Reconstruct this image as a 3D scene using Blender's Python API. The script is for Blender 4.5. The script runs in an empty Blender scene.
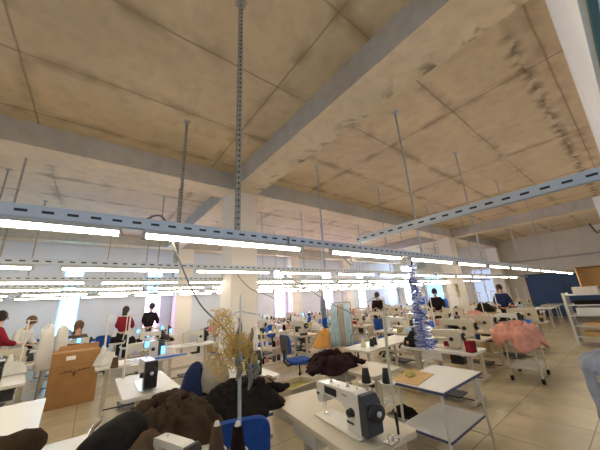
import bpy, math, random
from mathutils import Vector, Matrix, noise
R = math.radians
rnd = random.Random(7)
sc = bpy.context.scene
col = sc.collection

# ------------------------------------------------------------------ camera, world, exposure
cam = bpy.data.cameras.new('camera')
cam.sensor_width = 36; cam.lens = 258.69 / 600 * 36; cam.clip_start = 0.03; cam.clip_end = 200
cam_ob = bpy.data.objects.new('camera', cam); col.objects.link(cam_ob)
m = Matrix(((0.79363838, -0.12652206, -0.59508847), (-0.60569623, -0.2562561, -0.75330266), (-0.05718564, 0.95829274, -0.28000861)))
m = m.to_4x4(); m.translation = Vector((0, 0, 1.65)); cam_ob.matrix_world = m
sc.camera = cam_ob
sc.view_settings.view_transform = 'Standard'; sc.view_settings.look = 'None'
sc.view_settings.gamma = 1; sc.view_settings.use_curve_mapping = False
sc.view_settings.exposure = 1.4
W = bpy.data.worlds.new('sky'); sc.world = W; W.use_nodes = True
bg = W.node_tree.nodes['Background']; bg.inputs[0].default_value = (0.72, 0.83, 1.0, 1); bg.inputs[1].default_value = 8.0
TUBE = 15.0
sc.cycles.max_bounces = 10; sc.cycles.diffuse_bounces = 6

# ------------------------------------------------------------------ materials
def mat(name, c, rough=0.6, metal=0.0, var=0.0, scale=8.0, emit=0.0, bump=0.0, c2=None, trans=0.0, coat=0.0):
    mt = bpy.data.materials.new(name); mt.use_nodes = True
    nt = mt.node_tree; b = nt.nodes['Principled BSDF']
    b.inputs['Base Color'].default_value = (*c, 1); b.inputs['Roughness'].default_value = rough; b.inputs['Metallic'].default_value = metal
    if rough >= .8: b.inputs['Specular IOR Level'].default_value = 0.12
    elif max(c) < .06: b.inputs['Specular IOR Level'].default_value = 0.3
    if trans: b.inputs['Transmission Weight'].default_value = trans
    if coat: b.inputs['Coat Weight'].default_value = coat
    if emit:
        b.inputs['Emission Color'].default_value = (*c, 1); b.inputs['Emission Strength'].default_value = emit
    if var or c2 or bump:
        tc = nt.nodes.new('ShaderNodeTexCoord'); n = nt.nodes.new('ShaderNodeTexNoise')
        n.inputs['Scale'].default_value = scale; n.inputs['Detail'].default_value = 5
        nt.links.new(tc.outputs['Object'], n.inputs['Vector'])
        if var or c2:
            r = nt.nodes.new('ShaderNodeValToRGB'); r.color_ramp.elements[0].position = 0.35; r.color_ramp.elements[1].position = 0.65
            a = c2 or tuple(max(0, v * (1 - var)) for v in c)
            r.color_ramp.elements[0].color = (*a, 1); r.color_ramp.elements[1].color = (*c, 1)
            nt.links.new(n.outputs['Fac'], r.inputs[0]); nt.links.new(r.outputs[0], b.inputs['Base Color'])
        if bump:
            bp = nt.nodes.new('ShaderNodeBump'); bp.inputs['Strength'].default_value = bump; bp.inputs['Distance'].default_value = 0.01
            nt.links.new(n.outputs['Fac'], bp.inputs['Height']); nt.links.new(bp.outputs[0], b.inputs['Normal'])
    return mt

def concrete(name, base, dark, joints=True, stains=False):
    mt = bpy.data.materials.new(name); mt.use_nodes = True; nt = mt.node_tree; N = nt.nodes; L = nt.links
    b = N['Principled BSDF']; b.inputs['Roughness'].default_value = 0.75
    geo = N.new('ShaderNodeNewGeometry')
    def noi(scale, detail=6, lo=0.3, hi=0.7, dist=0.0, stretch=None):
        n = N.new('ShaderNodeTexNoise'); n.inputs['Scale'].default_value = scale; n.inputs['Detail'].default_value = detail; n.inputs['Distortion'].default_value = dist
        if stretch:
            mp = N.new('ShaderNodeMapping'); mp.inputs['Scale'].default_value = stretch
            L.new(geo.outputs['Position'], mp.inputs[0]); L.new(mp.outputs[0], n.inputs['Vector'])
        else: L.new(geo.outputs['Position'], n.inputs['Vector'])
        r = N.new('ShaderNodeMapRange'); r.inputs[1].default_value = lo; r.inputs[2].default_value = hi
        L.new(n.outputs['Fac'], r.inputs[0]); return r.outputs[0]
    def mix(fac, a, c, mode='MIX'):
        mx = N.new('ShaderNodeMix'); mx.data_type = 'RGBA'; mx.blend_type = mode
        for s, v in ((0, fac), (6, a), (7, c)):
            if isinstance(v, (tuple, list)): mx.inputs[s].default_value = (*v, 1)
            elif isinstance(v, (float, int)): mx.inputs[s].default_value = v
            else: L.new(v, mx.inputs[s])
        return mx.outputs[2]
    def mul(a, bb, op='MULTIPLY'):
        x = N.new('ShaderNodeMath'); x.operation = op
        for i, v in enumerate((a, bb)):
            if isinstance(v, (float, int)): x.inputs[i].default_value = v
            else: L.new(v, x.inputs[i])
        return x.outputs[0]
    light = tuple(min(1, v * 1.12) for v in base)
    c = mix(noi(0.9), tuple(v * 0.9 for v in base), light)
    c = mix(mul(noi(6, 8, 0.45, 0.75), 0.25), c, dark)
    c = mix(mul(noi(30, 3, 0.68, 0.74), 0.6), c, dark)
    sep = N.new('ShaderNodeSeparateXYZ'); L.new(geo.outputs['Position'], sep.inputs[0])
    if joints:
        def joint(axis, pitch, off, w):
            v = mul(sep.outputs[axis], off, 'SUBTRACT'); wob = mul(noi(1.3, 2, 0, 1), 0.04)
            v = mul(v, wob, 'ADD'); v = mul(mul(v, pitch, 'DIVIDE'), 0.5, 'ADD'); v = mul(v, 0.0, 'FRACT')
            v = mul(mul(v, 0.5, 'SUBTRACT'), 0, 'ABSOLUTE'); v = mul(v, pitch)
            r = N.new('ShaderNodeMapRange'); r.inputs[1].default_value = 0; r.inputs[2].default_value = w; r.inputs[3].default_value = 1; r.inputs[4].default_value = 0
            L.new(v, r.inputs[0]); return r.outputs[0]
        broad = mul(noi(2.2, 6, 0.42, 0.62), 0.75)
        for ax, p, o in ((1, 1.22, 2.5), (0, 2.76, 1.72)):
            c = mix(mul(mul(joint(ax, p, o, 0.02), noi(0.8, 5, 0.3, 0.5)), 0.8), c, tuple(v * 0.7 for v in dark))
            c = mix(mul(joint(ax, p, o, 0.16), broad), c, dark)
    if stains:
        def band(axis, pos, w):
            v = mul(mul(sep.outputs[axis], pos, 'SUBTRACT'), 0, 'ABSOLUTE')
            r = N.new('ShaderNodeMapRange'); r.inputs[1].default_value = 0; r.inputs[2].default_value = w; r.inputs[3].default_value = 1; r.inputs[4].default_value = 0
            L.new(v, r.inputs[0]); return r.outputs[0]
        gx = N.new('ShaderNodeMapRange'); gx.inputs[1].default_value = 3.2; gx.inputs[2].default_value = 3.8; L.new(sep.outputs[0], gx.inputs[0])
        s1 = mul(mul(band(1, 0.27, 0.13), noi(6, 10, 0.38, 0.58, 0.3)), gx.outputs[0]); s2 = mul(band(0, 2.84, 0.3), noi(4, 12, 0.52, 0.66, 0.6))
        c = mix(mul(s1, 0.9), c, tuple(v * 0.5 for v in dark)); c = mix(mul(s2, 0.9), c, tuple(v * 0.6 for v in dark))
    L.new(c, b.inputs['Base Color'])
    bp = N.new('ShaderNodeBump'); bp.inputs['Strength'].default_value = 0.25; bp.inputs['Distance'].default_value = 0.02
    L.new(noi(12, 6, 0, 1), bp.inputs['Height']); L.new(bp.outputs[0], b.inputs['Normal'])
    return mt

def tiles():
    mt = bpy.data.materials.new('floor tiles'); mt.use_nodes = True; nt = mt.node_tree; N = nt.nodes; L = nt.links
    b = N['Principled BSDF']; geo = N.new('ShaderNodeNewGeometry')
    br = N.new('ShaderNodeTexBrick'); br.offset = 0; br.inputs['Scale'].default_value = 1
    br.inputs['Brick Width'].default_value = 0.8; br.inputs['Row Height'].default_value = 0.8; br.inputs['Mortar Size'].default_value = 0.006
    br.inputs['Color1'].default_value = (0.52, 0.44, 0.29, 1); br.inputs['Color2'].default_value = (0.49, 0.41, 0.27, 1); br.inputs['Mortar'].default_value = (0.19, 0.16, 0.12, 1)
    L.new(geo.outputs['Position'], br.inputs['Vector'])
    n = N.new('ShaderNodeTexNoise'); n.inputs['Scale'].default_value = 1.6; n.inputs['Detail'].default_value = 8; n.inputs['Distortion'].default_value = 1.0
    L.new(geo.outputs['Position'], n.inputs['Vector'])
    mr = N.new('ShaderNodeMapRange'); mr.inputs[1].default_value = 0.35; mr.inputs[2].default_value = 0.7; mr.inputs[3].default_value = 0.75; mr.inputs[4].default_value = 1.1
    L.new(n.outputs['Fac'], mr.inputs[0])
    mx = N.new('ShaderNodeMix'); mx.data_type = 'RGBA'; mx.blend_type = 'MULTIPLY'; mx.inputs[0].default_value = 1
    L.new(br.outputs['Color'], mx.inputs[6]); L.new(mr.outputs[0], mx.inputs[7]); L.new(mx.outputs[2], b.inputs['Base Color'])
    b.inputs['Roughness'].default_value = 0.28
    return mt

def slotted(name, c, pitch=0.1):
    mt = mat(name, c, 0.42, 0.55); nt = mt.node_tree; N = nt.nodes; L = nt.links; b = N['Principled BSDF']
    tc = N.new('ShaderNodeTexCoord'); sp = N.new('ShaderNodeSeparateXYZ'); L.new(tc.outputs['Object'], sp.inputs[0])
    def M(op, a, bb=0.0):
        x = N.new('ShaderNodeMath'); x.operation = op
        for i, v in enumerate((a, bb)):
            if isinstance(v, (float, int)): x.inputs[i].default_value = v
            else: L.new(v, x.inputs[i])
        return x.outputs[0]
    fx = M('ABSOLUTE', M('SUBTRACT', M('FRACT', M('DIVIDE', sp.outputs[0], pitch)), 0.5))
    inx = M('LESS_THAN', fx, 0.24)
    inz = M('LESS_THAN', M('ABSOLUTE', M('SUBTRACT', sp.outputs[2], 0.033)), 0.0075)
    k = M('MULTIPLY', inx, inz)
    mx = N.new('ShaderNodeMix'); mx.data_type = 'RGBA'; L.new(k, mx.inputs[0]); mx.inputs[6].default_value = (*c, 1); mx.inputs[7].default_value = (0.02, 0.02, 0.03, 1)
    L.new(mx.outputs[2], b.inputs['Base Color'])
    mm = M('MULTIPLY', M('SUBTRACT', 1.0, k), 0.55); L.new(mm, b.inputs['Metallic'])
    return mt

def bricky(name, c1, c2):
    mt = mat(name, c1, 0.8); nt = mt.node_tree; b = nt.nodes['Principled BSDF']
    return mt

M = {
 'ceiling': concrete('shuttered concrete', (0.63, 0.495, 0.32), (0.27, 0.19, 0.11), True, True),
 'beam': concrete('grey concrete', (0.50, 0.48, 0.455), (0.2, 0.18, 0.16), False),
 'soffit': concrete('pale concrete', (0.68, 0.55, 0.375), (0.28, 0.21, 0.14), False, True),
 'floor': tiles(),
 'wall': mat('white plaster', (0.80, 0.79, 0.78), 0.85, var=0.06, scale=1.5),
 'wall_daytint': mat('daylight-tinted plaster', (0.64, 0.69, 0.80), 0.85, var=0.05, scale=1.5),  # white wall; bluish cast of the window daylight is put into its colour
 'wallend': mat('warm white plaster', (0.66, 0.62, 0.56), 0.85, var=0.08, scale=1.5),
 'column': mat('painted column', (0.78, 0.73, 0.68), 0.7, var=0.04, scale=2),
 'frame': mat('dark green frame', (0.05, 0.11, 0.10), 0.4),
 'whiteframe': mat('white frame', (0.85, 0.85, 0.85), 0.4),
 'galv': mat('galvanised steel', (0.50, 0.55, 0.62), 0.42, 0.6, var=0.25, scale=20),
 'darkgalv': mat('dull steel strap', (0.42, 0.40, 0.36), 0.6, 0.2, var=0.3, scale=30),
 'rail': slotted('slotted steel rail', (0.56, 0.60, 0.66)),
 'tube': mat('lit tube', (1.0, 0.89, 0.69), 0.5, emit=TUBE),
 'housing': mat('lamp housing', (0.45, 0.45, 0.43), 0.5),
 'beige': mat('beige laminate', (0.56, 0.49, 0.37), 0.45, var=0.06, scale=4),
 'white': mat('white laminate', (0.66, 0.64, 0.60), 0.4, var=0.04, scale=4),
 'edge': mat('navy edging', (0.05, 0.06, 0.16), 0.5),
 'wood_edge': mat('plywood edge', (0.62, 0.50, 0.34), 0.6),
 'cream': mat('cream painted steel', (0.54, 0.49, 0.39), 0.4, coat=0.3),
 'machine': mat('white enamel', (0.62, 0.60, 0.55), 0.3, coat=0.4),
 'machine_beige': mat('beige enamel', (0.52, 0.46, 0.35), 0.35, coat=0.3),
 'black': mat('black plastic', (0.02, 0.02, 0.024), 0.4),
 'charcoal': mat('charcoal plastic', (0.045, 0.045, 0.055), 0.5),
 'screen': mat('lit blue screen', (0.12, 0.42, 0.95), 0.2, emit=1.3),
 'chrome': mat('chrome', (0.7, 0.7, 0.7), 0.2, 1.0),
 'blue': mat('blue upholstery', (0.025, 0.085, 0.36), 0.8, var=0.25, scale=60),
 'navy': mat('navy cloth', (0.02, 0.03, 0.09), 0.85),
 'bluepaint': mat('blue painted steel', (0.02, 0.065, 0.19), 0.5, var=0.2, scale=3),
 'card': mat('cardboard', (0.40, 0.215, 0.09), 0.8, var=0.12, scale=5),
 'card_light': mat('pale cardboard', (0.62, 0.42, 0.2), 0.8, var=0.1, scale=5),
 'ink': mat('printed ink', (0.10, 0.05, 0.03), 0.8),
 'paper': mat('paper label', (0.85, 0.83, 0.78), 0.7),
 'brownc': mat('dark brown cloth', (0.062, 0.042, 0.026), 0.95, c2=(0.035, 0.023, 0.014), scale=12, bump=0.6),
 'brownc2': mat('brown cloth', (0.12, 0.078, 0.05), 0.9, c2=(0.085, 0.054, 0.034), scale=12, bump=0.6),
 'blackc': mat('black cloth', (0.011, 0.009, 0.009), 0.95, c2=(0.018, 0.015, 0.014), scale=14, bump=0.6),
 'plum': mat('dark maroon cloth', (0.030, 0.012, 0.014), 0.9, c2=(0.013, 0.006, 0.008), scale=10, bump=0.6),
 'tan': mat('tan leather', (0.22, 0.12, 0.05), 0.6, c2=(0.08, 0.05, 0.03), scale=20),
 'pink': mat('salmon pink cloth', (0.66, 0.34, 0.27), 0.85, c2=(0.50, 0.22, 0.18), scale=6, bump=0.4),
 'greyc': mat('grey cloth', (0.42, 0.38, 0.32), 0.9, var=0.2, scale=9, bump=0.4),
 'bluegrey': mat('slate blue cloth', (0.22, 0.26, 0.35), 0.75, var=0.3, scale=9, bump=0.4),
 'whitec': mat('white cloth', (0.66, 0.64, 0.61), 0.9, var=0.08, scale=8, bump=0.4),
 'lightblue': mat('pale blue cloth', (0.45, 0.60, 0.68), 0.85, var=0.15, scale=8, bump=0.4),
 'orange': mat('orange cloth', (0.72, 0.36, 0.10), 0.85, var=0.15, scale=8, bump=0.3),
 'olive': mat('olive yellow cloth', (0.50, 0.44, 0.14), 0.85, var=0.15, scale=8, bump=0.3),
 'red': mat('red cloth', (0.25, 0.018, 0.03), 0.85, var=0.2, scale=20),
 'skin': mat('skin', (0.55, 0.33, 0.22), 0.6),
 'hair': mat('dark hair', (0.025, 0.015, 0.012), 0.6),
 'hair_brown': mat('brown hair', (0.10, 0.045, 0.02), 0.6),
 'jean': mat('denim', (0.04, 0.06, 0.14), 0.9),
 'trouser': mat('black trousers', (0.02, 0.02, 0.025), 0.9),
 'yarn': mat('yellow yarn', (0.62, 0.42, 0.12), 0.9, var=0.2, scale=30),
 'yarn_pale': mat('pale yarn', (0.80, 0.72, 0.52), 0.9, var=0.2, scale=30),
 'ribbon': mat('grey ribbon', (0.22, 0.20, 0.15), 0.7, var=0.3, scale=20),
 'tinsel': mat('blue foil', (0.03, 0.06, 0.42), 0.4, 0.3),
 'tinsel_silver': mat('silver foil', (0.72, 0.77, 0.92), 0.3, 0.4),
 'cable': mat('cable', (0.16, 0.15, 0.14), 0.6),
 'wire': mat('white wire', (0.66, 0.64, 0.58), 0.4),
 'rubber': mat('black rubber', (0.015, 0.015, 0.015), 0.7),
 'bluebin': mat('bright blue plastic', (0.02, 0.15, 0.62), 0.4),
 'grey': mat('grey steel', (0.35, 0.35, 0.34), 0.4, 0.3),
 'greymelt': mat('pale grey enamel', (0.58, 0.60, 0.60), 0.4),
}
def pane_mat(name, c, k=0.55):
    mt = bpy.data.materials.new(name); mt.use_nodes = True; nt = mt.node_tree; N = nt.nodes
    N.remove(N['Principled BSDF']); out = N['Material Output']
    t = N.new('ShaderNodeBsdfTranslucent'); t.inputs[0].default_value = (*c, 1)
    p = N.new('ShaderNodeBsdfTransparent'); p.inputs[0].default_value = (*c, 1)
    mx = N.new('ShaderNodeMixShader'); mx.inputs[0].default_value = k
    nt.links.new(p.outputs[0], mx.inputs[1]); nt.links.new(t.outputs[0], mx.inputs[2]); nt.links.new(mx.outputs[0], out.inputs[0]); return mt
M['pane_blue'] = pane_mat('blue film glass', (0.42, 0.78, 0.95)); M['pane_pink'] = pane_mat('pink film glass', (0.95, 0.66, 0.92))
M['pane_dim'] = pane_mat('whitewashed glass', (0.20, 0.20, 0.21), .85); M['pane_dimblue'] = pane_mat('pale blue film glass', (0.22, 0.28, 0.36), .8); M['pane_clear'] = pane_mat('frosted glass', (0.93, 0.95, 0.97)); M['pane_grey'] = pane_mat('grey frosted glass', (0.16, 0.18, 0.19), 0.6)

# ------------------------------------------------------------------ mesh builder
class MB:
    def __init__(s): s.v = []; s.f = []; s.sm = []; s.mi = []; s.cur = 0
    def add(s, vs, fs, smooth=False, mtx=None):
        o = len(s.v)
        s.v += [tuple(mtx @ Vector(p)) if mtx else tuple(p) for p in vs]
        for f in fs: s.f.append(tuple(i + o for i in f)); s.sm.append(smooth); s.mi.append(s.cur)
        return s
    def box(s, x0, x1, y0, y1, z0, z1, mtx=None):
        vs = [(x, y, z) for z in (z0, z1) for x, y in ((x0, y0), (x1, y0), (x1, y1), (x0, y1))]
        return s.add(vs, [(3, 2, 1, 0), (4, 5, 6, 7), (0, 1, 5, 4), (1, 2, 6, 5), (2, 3, 7, 6), (3, 0, 4, 7)], False, mtx)
    def prism(s, poly, lo, hi, axis='z', mtx=None):
        n = len(poly)
        def P(a, b, c): return (a, b, c) if axis == 'z' else ((c, a, b) if axis == 'x' else (b, c, a))
        vs = [P(a, b, lo) for a, b in poly] + [P(a, b, hi) for a, b in poly]
        return s.add(vs, [tuple(range(n))[::-1], tuple(range(n, 2 * n))] + [(i, (i + 1) % n, n + (i + 1) % n, n + i) for i in range(n)], False, mtx)
    def cyl(s, p0, p1, r0, r1=None, n=10, caps=True):
        r1 = r0 if r1 is None else r1; p0 = Vector(p0); p1 = Vector(p1); d = (p1 - p0).normalized()
        a = d.orthogonal().normalized(); b = d.cross(a); vs = []
        for p, r in ((p0, r0), (p1, r1)):
            for i in range(n):
                t = 2 * math.pi * i / n; vs.append(p + a * math.cos(t) * r + b * math.sin(t) * r)
        s.add(vs, [(i, (i + 1) % n, n + (i + 1) % n, n + i) for i in range(n)], n > 5)
        if caps: s.add(vs, [tuple(range(n))[::-1], tuple(range(n, 2 * n))])
        return s
    def tube(s, pts, r, n=6, rr=None):
        pts = [Vector(p) for p in pts]; vs = []; up = None
        for k, p in enumerate(pts):
            d = (pts[min(k + 1, len(pts) - 1)] - pts[max(k - 1, 0)]).normalized()
            if up is None: up = d.orthogonal().normalized()
            up = (up - d * up.dot(d)); up = up.normalized() if up.length > 1e-6 else d.orthogonal().normalized()
            b = d.cross(up); q = rr[k] if rr else r
            for i in range(n):
                t = 2 * math.pi * i / n; vs.append(p + up * math.cos(t) * q + b * math.sin(t) * q)
        K = len(pts)
        fs = [(k * n + i, k * n + (i + 1) % n, (k + 1) * n + (i + 1) % n, (k + 1) * n + i) for k in range(K - 1) for i in range(n)]
        s.add(vs, fs, True); s.add(vs, [tuple(range(n))[::-1], tuple(range((K - 1) * n, K * n))]); return s
    def lathe(s, prof, c=(0, 0, 0), n=16, axis='z', mtx=None):
        vs = []
        for r, z in prof:
            for i in range(n):
                t = 2 * math.pi * i / n; a, b = r * math.cos(t), r * math.sin(t)
                p = (a, b, z) if axis == 'z' else ((a, z, b) if axis == 'y' else (z, a, b)); vs.append((p[0] + c[0], p[1] + c[1], p[2] + c[2]))
        K = len(prof)
        s.add(vs, [(k * n + i, k * n + (i + 1) % n, (k + 1) * n + (i + 1) % n, (k + 1) * n + i) for k in range(K - 1) for i in range(n)], True, mtx)
        s.add(vs, [tuple(range(n))[::-1], tuple(range((K - 1) * n, K * n))], False, mtx); return s
    def ball(s, c, r, n=12, mtx=None):
        rx, ry, rz = r if isinstance(r, tuple) else (r, r, r); h = n // 2; vs = []
        for j in range(h + 1):
            ph = math.pi * j / h
            for i in range(n):
                t = 2 * math.pi * i / n; vs.append((c[0] + rx * math.sin(ph) * math.cos(t), c[1] + ry * math.sin(ph) * math.sin(t), c[2] + rz * math.cos(ph)))
        return s.add(vs, [(j * n + i, (j + 1) * n + i, (j + 1) * n + (i + 1) % n, j * n + (i + 1) % n) for j in range(h) for i in range(n)], True, mtx)
    def mesh(s, name, mats):
        me = bpy.data.meshes.new(name); me.from_pydata(s.v, [], s.f)
        for m_ in (mats if isinstance(mats, (list, tuple)) else [mats]): me.materials.append(M[m_])
        me.polygons.foreach_set('use_smooth', s.sm); me.polygons.foreach_set('material_index', s.mi); me.update()
        return me
    def build(s, name, mats, parent=None, bevel=0, seg=2):
        o = bpy.data.objects.new(name, s.mesh(name, mats)); col.objects.link(o)
        if parent: o.parent = parent
        if bevel:
            b = o.modifiers.new('b', 'BEVEL'); b.width = bevel; b.segments = seg; b.limit_method = 'ANGLE'; b.angle_limit = R(35)
        return o

def rrect(x0, x1, y0, y1, r, n=4):
    out = []
    for cx, cy, a in ((x1 - r, y1 - r, 0), (x0 + r, y1 - r, 90), (x0 + r, y0 + r, 180), (x1 - r, y0 + r, 270)):
        for k in range(n + 1): t = R(a + 90 * k / n); out.append((cx + r * math.cos(t), cy + r * math.sin(t)))
    return out
def tag(o, label, cat, group=None, kind=None):
    o['label'] = label; o['category'] = cat
    if group: o['group'] = group
    if kind: o['kind'] = kind
    return o
def empty(name, loc=(0, 0, 0), rz=0, label=None, cat=None, group=None):
    o = bpy.data.objects.new(name, None); col.objects.link(o); o.location = loc; o.rotation_euler = (0, 0, rz); o.empty_display_size = 0.1
    if label: tag(o, label, cat, group)
    return o
def struct(o): o['kind'] = 'structure'; return o
kids = {}
def dup(root, loc, rz=0, label=None, group=None, scale=None):
    if root not in kids:
        kids[root] = [(ch, list(ch.children)) for ch in root.children]
    r = root.copy(); col.objects.link(r); r.location = loc; r.rotation_euler = (0, 0, rz)
    if scale: r.scale = scale
    if label: r['label'] = label
    if group: r['group'] = group
    for ch, gs in kids[root]:
        c = ch.copy(); col.objects.link(c); c.parent = r
        for g in gs: d = g.copy(); col.objects.link(d); d.parent = c
    return r
class Proto:                       # the first use moves the prototype itself, later uses copy it
    def __init__(s, root): s.root = root; s.used = False
    def put(s, loc, rz, label, group=None, scale=None):
        if not s.used:
            s.used = True; kids[s.root] = [(ch, list(ch.children)) for ch in s.root.children]
            o = s.root; o.location = loc; o.rotation_euler = (0, 0, rz); o['label'] = label
            if scale: o.scale = scale
            if group: o['group'] = group
            return o
        sc_ = scale or (1, 1, 1); o = dup(s.root, loc, rz, label, None, sc_)
        if group: o['group'] = group
        elif 'group' in o: del o['group']
        return o
ORD = ['first', 'second', 'third', 'fourth', 'fifth', 'sixth', 'seventh', 'eighth', 'ninth', 'tenth', 'eleventh', 'twelfth', 'thirteenth', 'fourteenth']

# ------------------------------------------------------------------ room shell
X0, X1, Y0, Y1, H = -6.0, 20.5, -0.12, 13.0, 4.6
struct(MB().box(X0 - .3, X1 + .3, Y0 - .3, Y1 + .3, -0.2, 0).build('floor', 'floor'))
struct(MB().box(X0 - .3, X1 + .3, Y0 - .3, Y1 + .3, H, H + .3).build('ceiling', 'ceiling'))
struct(MB().box(X0 - .25, X0, Y0 - .25, Y1 + .25, 0, H).build('wall_left', 'wall_daytint'))
def wall_x(name, y0, y1, holes, matn, xa, xb, band=None):      # a wall along x, holes (x0,x1,z0,z1)
    b = MB(); xs = xa
    for hx0, hx1, hz0, hz1 in sorted(holes):
        b.box(xs, hx0, y0, y1, 0, H); b.box(hx0, hx1, y0, y1, 0, hz0); b.box(hx0, hx1, y0, y1, hz1, H); xs = hx1
    b.box(xs, xb, y0, y1, 0, H); return struct(b.build(name, matn))
win_far = [(-4.6, -4.05), (-0.98, -0.42), (1.72, 2.3), (5.0, 5.6), (8.15, 8.8), (11.9, 12.7), (15.4, 16.1)]
wall_x('wall_back', Y1, Y1 + .25, [(a, b_, 0.75, 3.5) for a, b_ in win_far], 'wall_daytint', X0 - .25, X1 + .25)
for k, (a, b_) in enumerate(win_far):
    pm = ['pane_blue', 'pane_blue', 'pane_pink', 'pane_clear', 'pane_pink', 'pane_pink', 'pane_clear'][k]
    f = MB(); y = Y1 + .14
    f.box(a, a + .04, y, y + .05, .75, 3.5); f.box(b_ - .04, b_, y, y + .05, .75, 3.5)
    for z in (.75, 2.35, 3.46): f.box(a + .04, b_ - .04, y, y + .05, z, z + .04)
    w = struct(f.build('window_%d' % (k + 2), 'whiteframe'))
    if pm == 'pane_pink':
        MB().box(a + .04, b_ - .04, y + .02, y + .025, .79, 2.35).build('pane', pm, w)
        MB().box(a + .04, b_ - .04, y + .02, y + .025, 2.39, 3.46).build('pane', 'pane_blue' if k == 2 else 'pane_clear', w)
    else:
        MB().box(a + .04, b_ - .04, y + .02, y + .025, .79, 2.35).build('pane', pm, w); MB().box(a + .04, b_ - .04, y + .02, y + .025, 2.39, 3.46).build('pane', pm, w)
# end wall with windows, openings measured along y
b = MB(); ys = Y0 - .25; eholes = [(5.95, 7.25, .8, 3.0), (9.3, 10.6, .8, 3.1), (11.4, 12.4, .8, 3.95)]
for a, b_, z0, z1 in eholes:
    b.box(X1, X1 + .25, ys, a, 0, H); b.box(X1, X1 + .25, a, b_, 0, z0); b.box(X1, X1 + .25, a, b_, z1, H); ys = b_
b.box(X1, X1 + .25, ys, Y1 + .25, 0, H); struct(b.build('wall_right_end', 'wallend'))
for k, (a, b_, z0, z1) in enumerate(eholes):
    f = MB(); x = X1 + .12
    f.box(x, x + .05, a, a + .05, z0, z1); f.box(x, x + .05, b_ - .05, b_, z0, z1)
    for z in (z0, z1 - .05): f.box(x, x + .05, a + .05, b_ - .05, z, z + .05)
    if b_ - a > 1.1: f.box(x, x + .05, (a + b_) / 2 - .025, (a + b_) / 2 + .025, z0 + .05, z1 - .05)
    w = struct(f.build('window_%d' % (k + 9), 'whiteframe')); MB().box(x + .02, x + .025, a + .05, b_ - .05, z0 + .05, z1 - .05).build('pane', ['pane_dim', 'pane_dimblue', 'pane_clear'][k], w)
# near side wall with the frosted window above the photographer
wall_x('wall_near', Y0 - .25, Y0, [(-1.2, 3.3, 1.0, 2.72), (5.2, 8.2, 1.3, 2.7)], 'wall', X0 - .25, X1 + .25)
for k, (a, b_) in enumerate(((-1.2, 3.3), (5.2, 8.2))):
    z0 = 1.0 if k == 0 else 1.3; z1 = 2.72 if k == 0 else 2.7; f = MB(); y = Y0 - .07
    for x in (a, (a + b_) / 2 - .03, b_ - .06): f.box(x, x + .06, y, y + .05, z0, z1)
    for z in (z0, z1 - .03): f.box(a + .06, b_ - .06, y, y + .05, z, z + .03)
    w = struct(f.build('window_%s' % ('1' if k == 0 else '12'), 'frame')); MB().box(a + .06, b_ - .06, y + .02, y + .025, z0 + .03, z1 - .03).build('pane', 'pane_grey', w)
# beams
def beam(n, x0, x1, y0, y1):
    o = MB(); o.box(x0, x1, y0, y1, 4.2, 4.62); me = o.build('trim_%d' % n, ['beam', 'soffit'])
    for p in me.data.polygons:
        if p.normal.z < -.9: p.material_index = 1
    return struct(me)
beam(1, X0, 2.23, 5.24, 5.84); beam(2, 2.85, 13.6, 5.24, 5.84); beam(3, 14.2, X1, 5.24, 5.84)
beam(4, 2.23, 2.85, Y0, Y1); beam(5, 13.6, 14.2, Y0, Y1)
beam(6, X0, 2.23, 12.3, 12.9); beam(7, 2.85, 13.6, 12.3, 12.9); beam(8, 14.2, X1, 12.3, 12.9)
def column(n, x0, x1, y0, y1, mt='column', z=4.2): return struct(MB().box(x0, x1, y0, y1, 0, z).build('trim_%d' % n, mt, bevel=.01))
column(9, 2.23, 2.85, 5.26, 5.84); column(10, 2.75, 3.4, 12.28, 12.98); column(11, 13.3, 13.95, 5.26, 5.84)
column(12, 9.0, 9.65, 12.5, 13.0, z=4.2); column(13, 13.6, 14.2, 12.5, 13.0, z=4.2); column(14, 19.9, 20.5, 5.26, 5.84)
column(15, -5.9, -5.3, 5.26, 5.84)
# pale boxed-out pier on the near side wall
struct(MB().box(11.9, 12.5, Y0, .35, 0, 4.2).build('trim_16', 'wall', bevel=.01))
# vents high on the end wall
for y in (8.6, 10.6):
    v = MB()
    for k in range(6): v.box(X1 - .04, X1 - .005, y - .3, y + .3, 3.62 + k * .07, 3.66 + k * .07)
    v.box(X1 - .02, X1, y - .34, y + .34, 3.56, 4.08)
    tag(v.build('wall_vent', 'grey'), 'grey louvred vent high on the end wall, %s column' % ('right one beside the' if y < 9 else 'left one behind the'), 'vent')
# blue double gate
door = struct(MB().box(X1 - .08, X1 - .02, 1.25, 4.35, 0, 2.36).build('door_1', 'charcoal'))
for s, (a, b_) in enumerate(((1.3, 2.78), (2.82, 4.3))):
    l = MB().box(X1 - .12, X1 - .07, a, b_, 0.02, 2.31).build('door_leaf', 'bluepaint', door, bevel=.004)
    MB().box(X1 - .135, X1 - .12, a + .05, b_ - .05, 1.15, 1.2).build('ledge', 'bluepaint', l)
    hy = 2.72 if s == 0 else 2.88; MB().cyl((X1 - .16, hy, .95), (X1 - .16, hy, 1.1), .012).build('handle', 'chrome', l)

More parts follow.
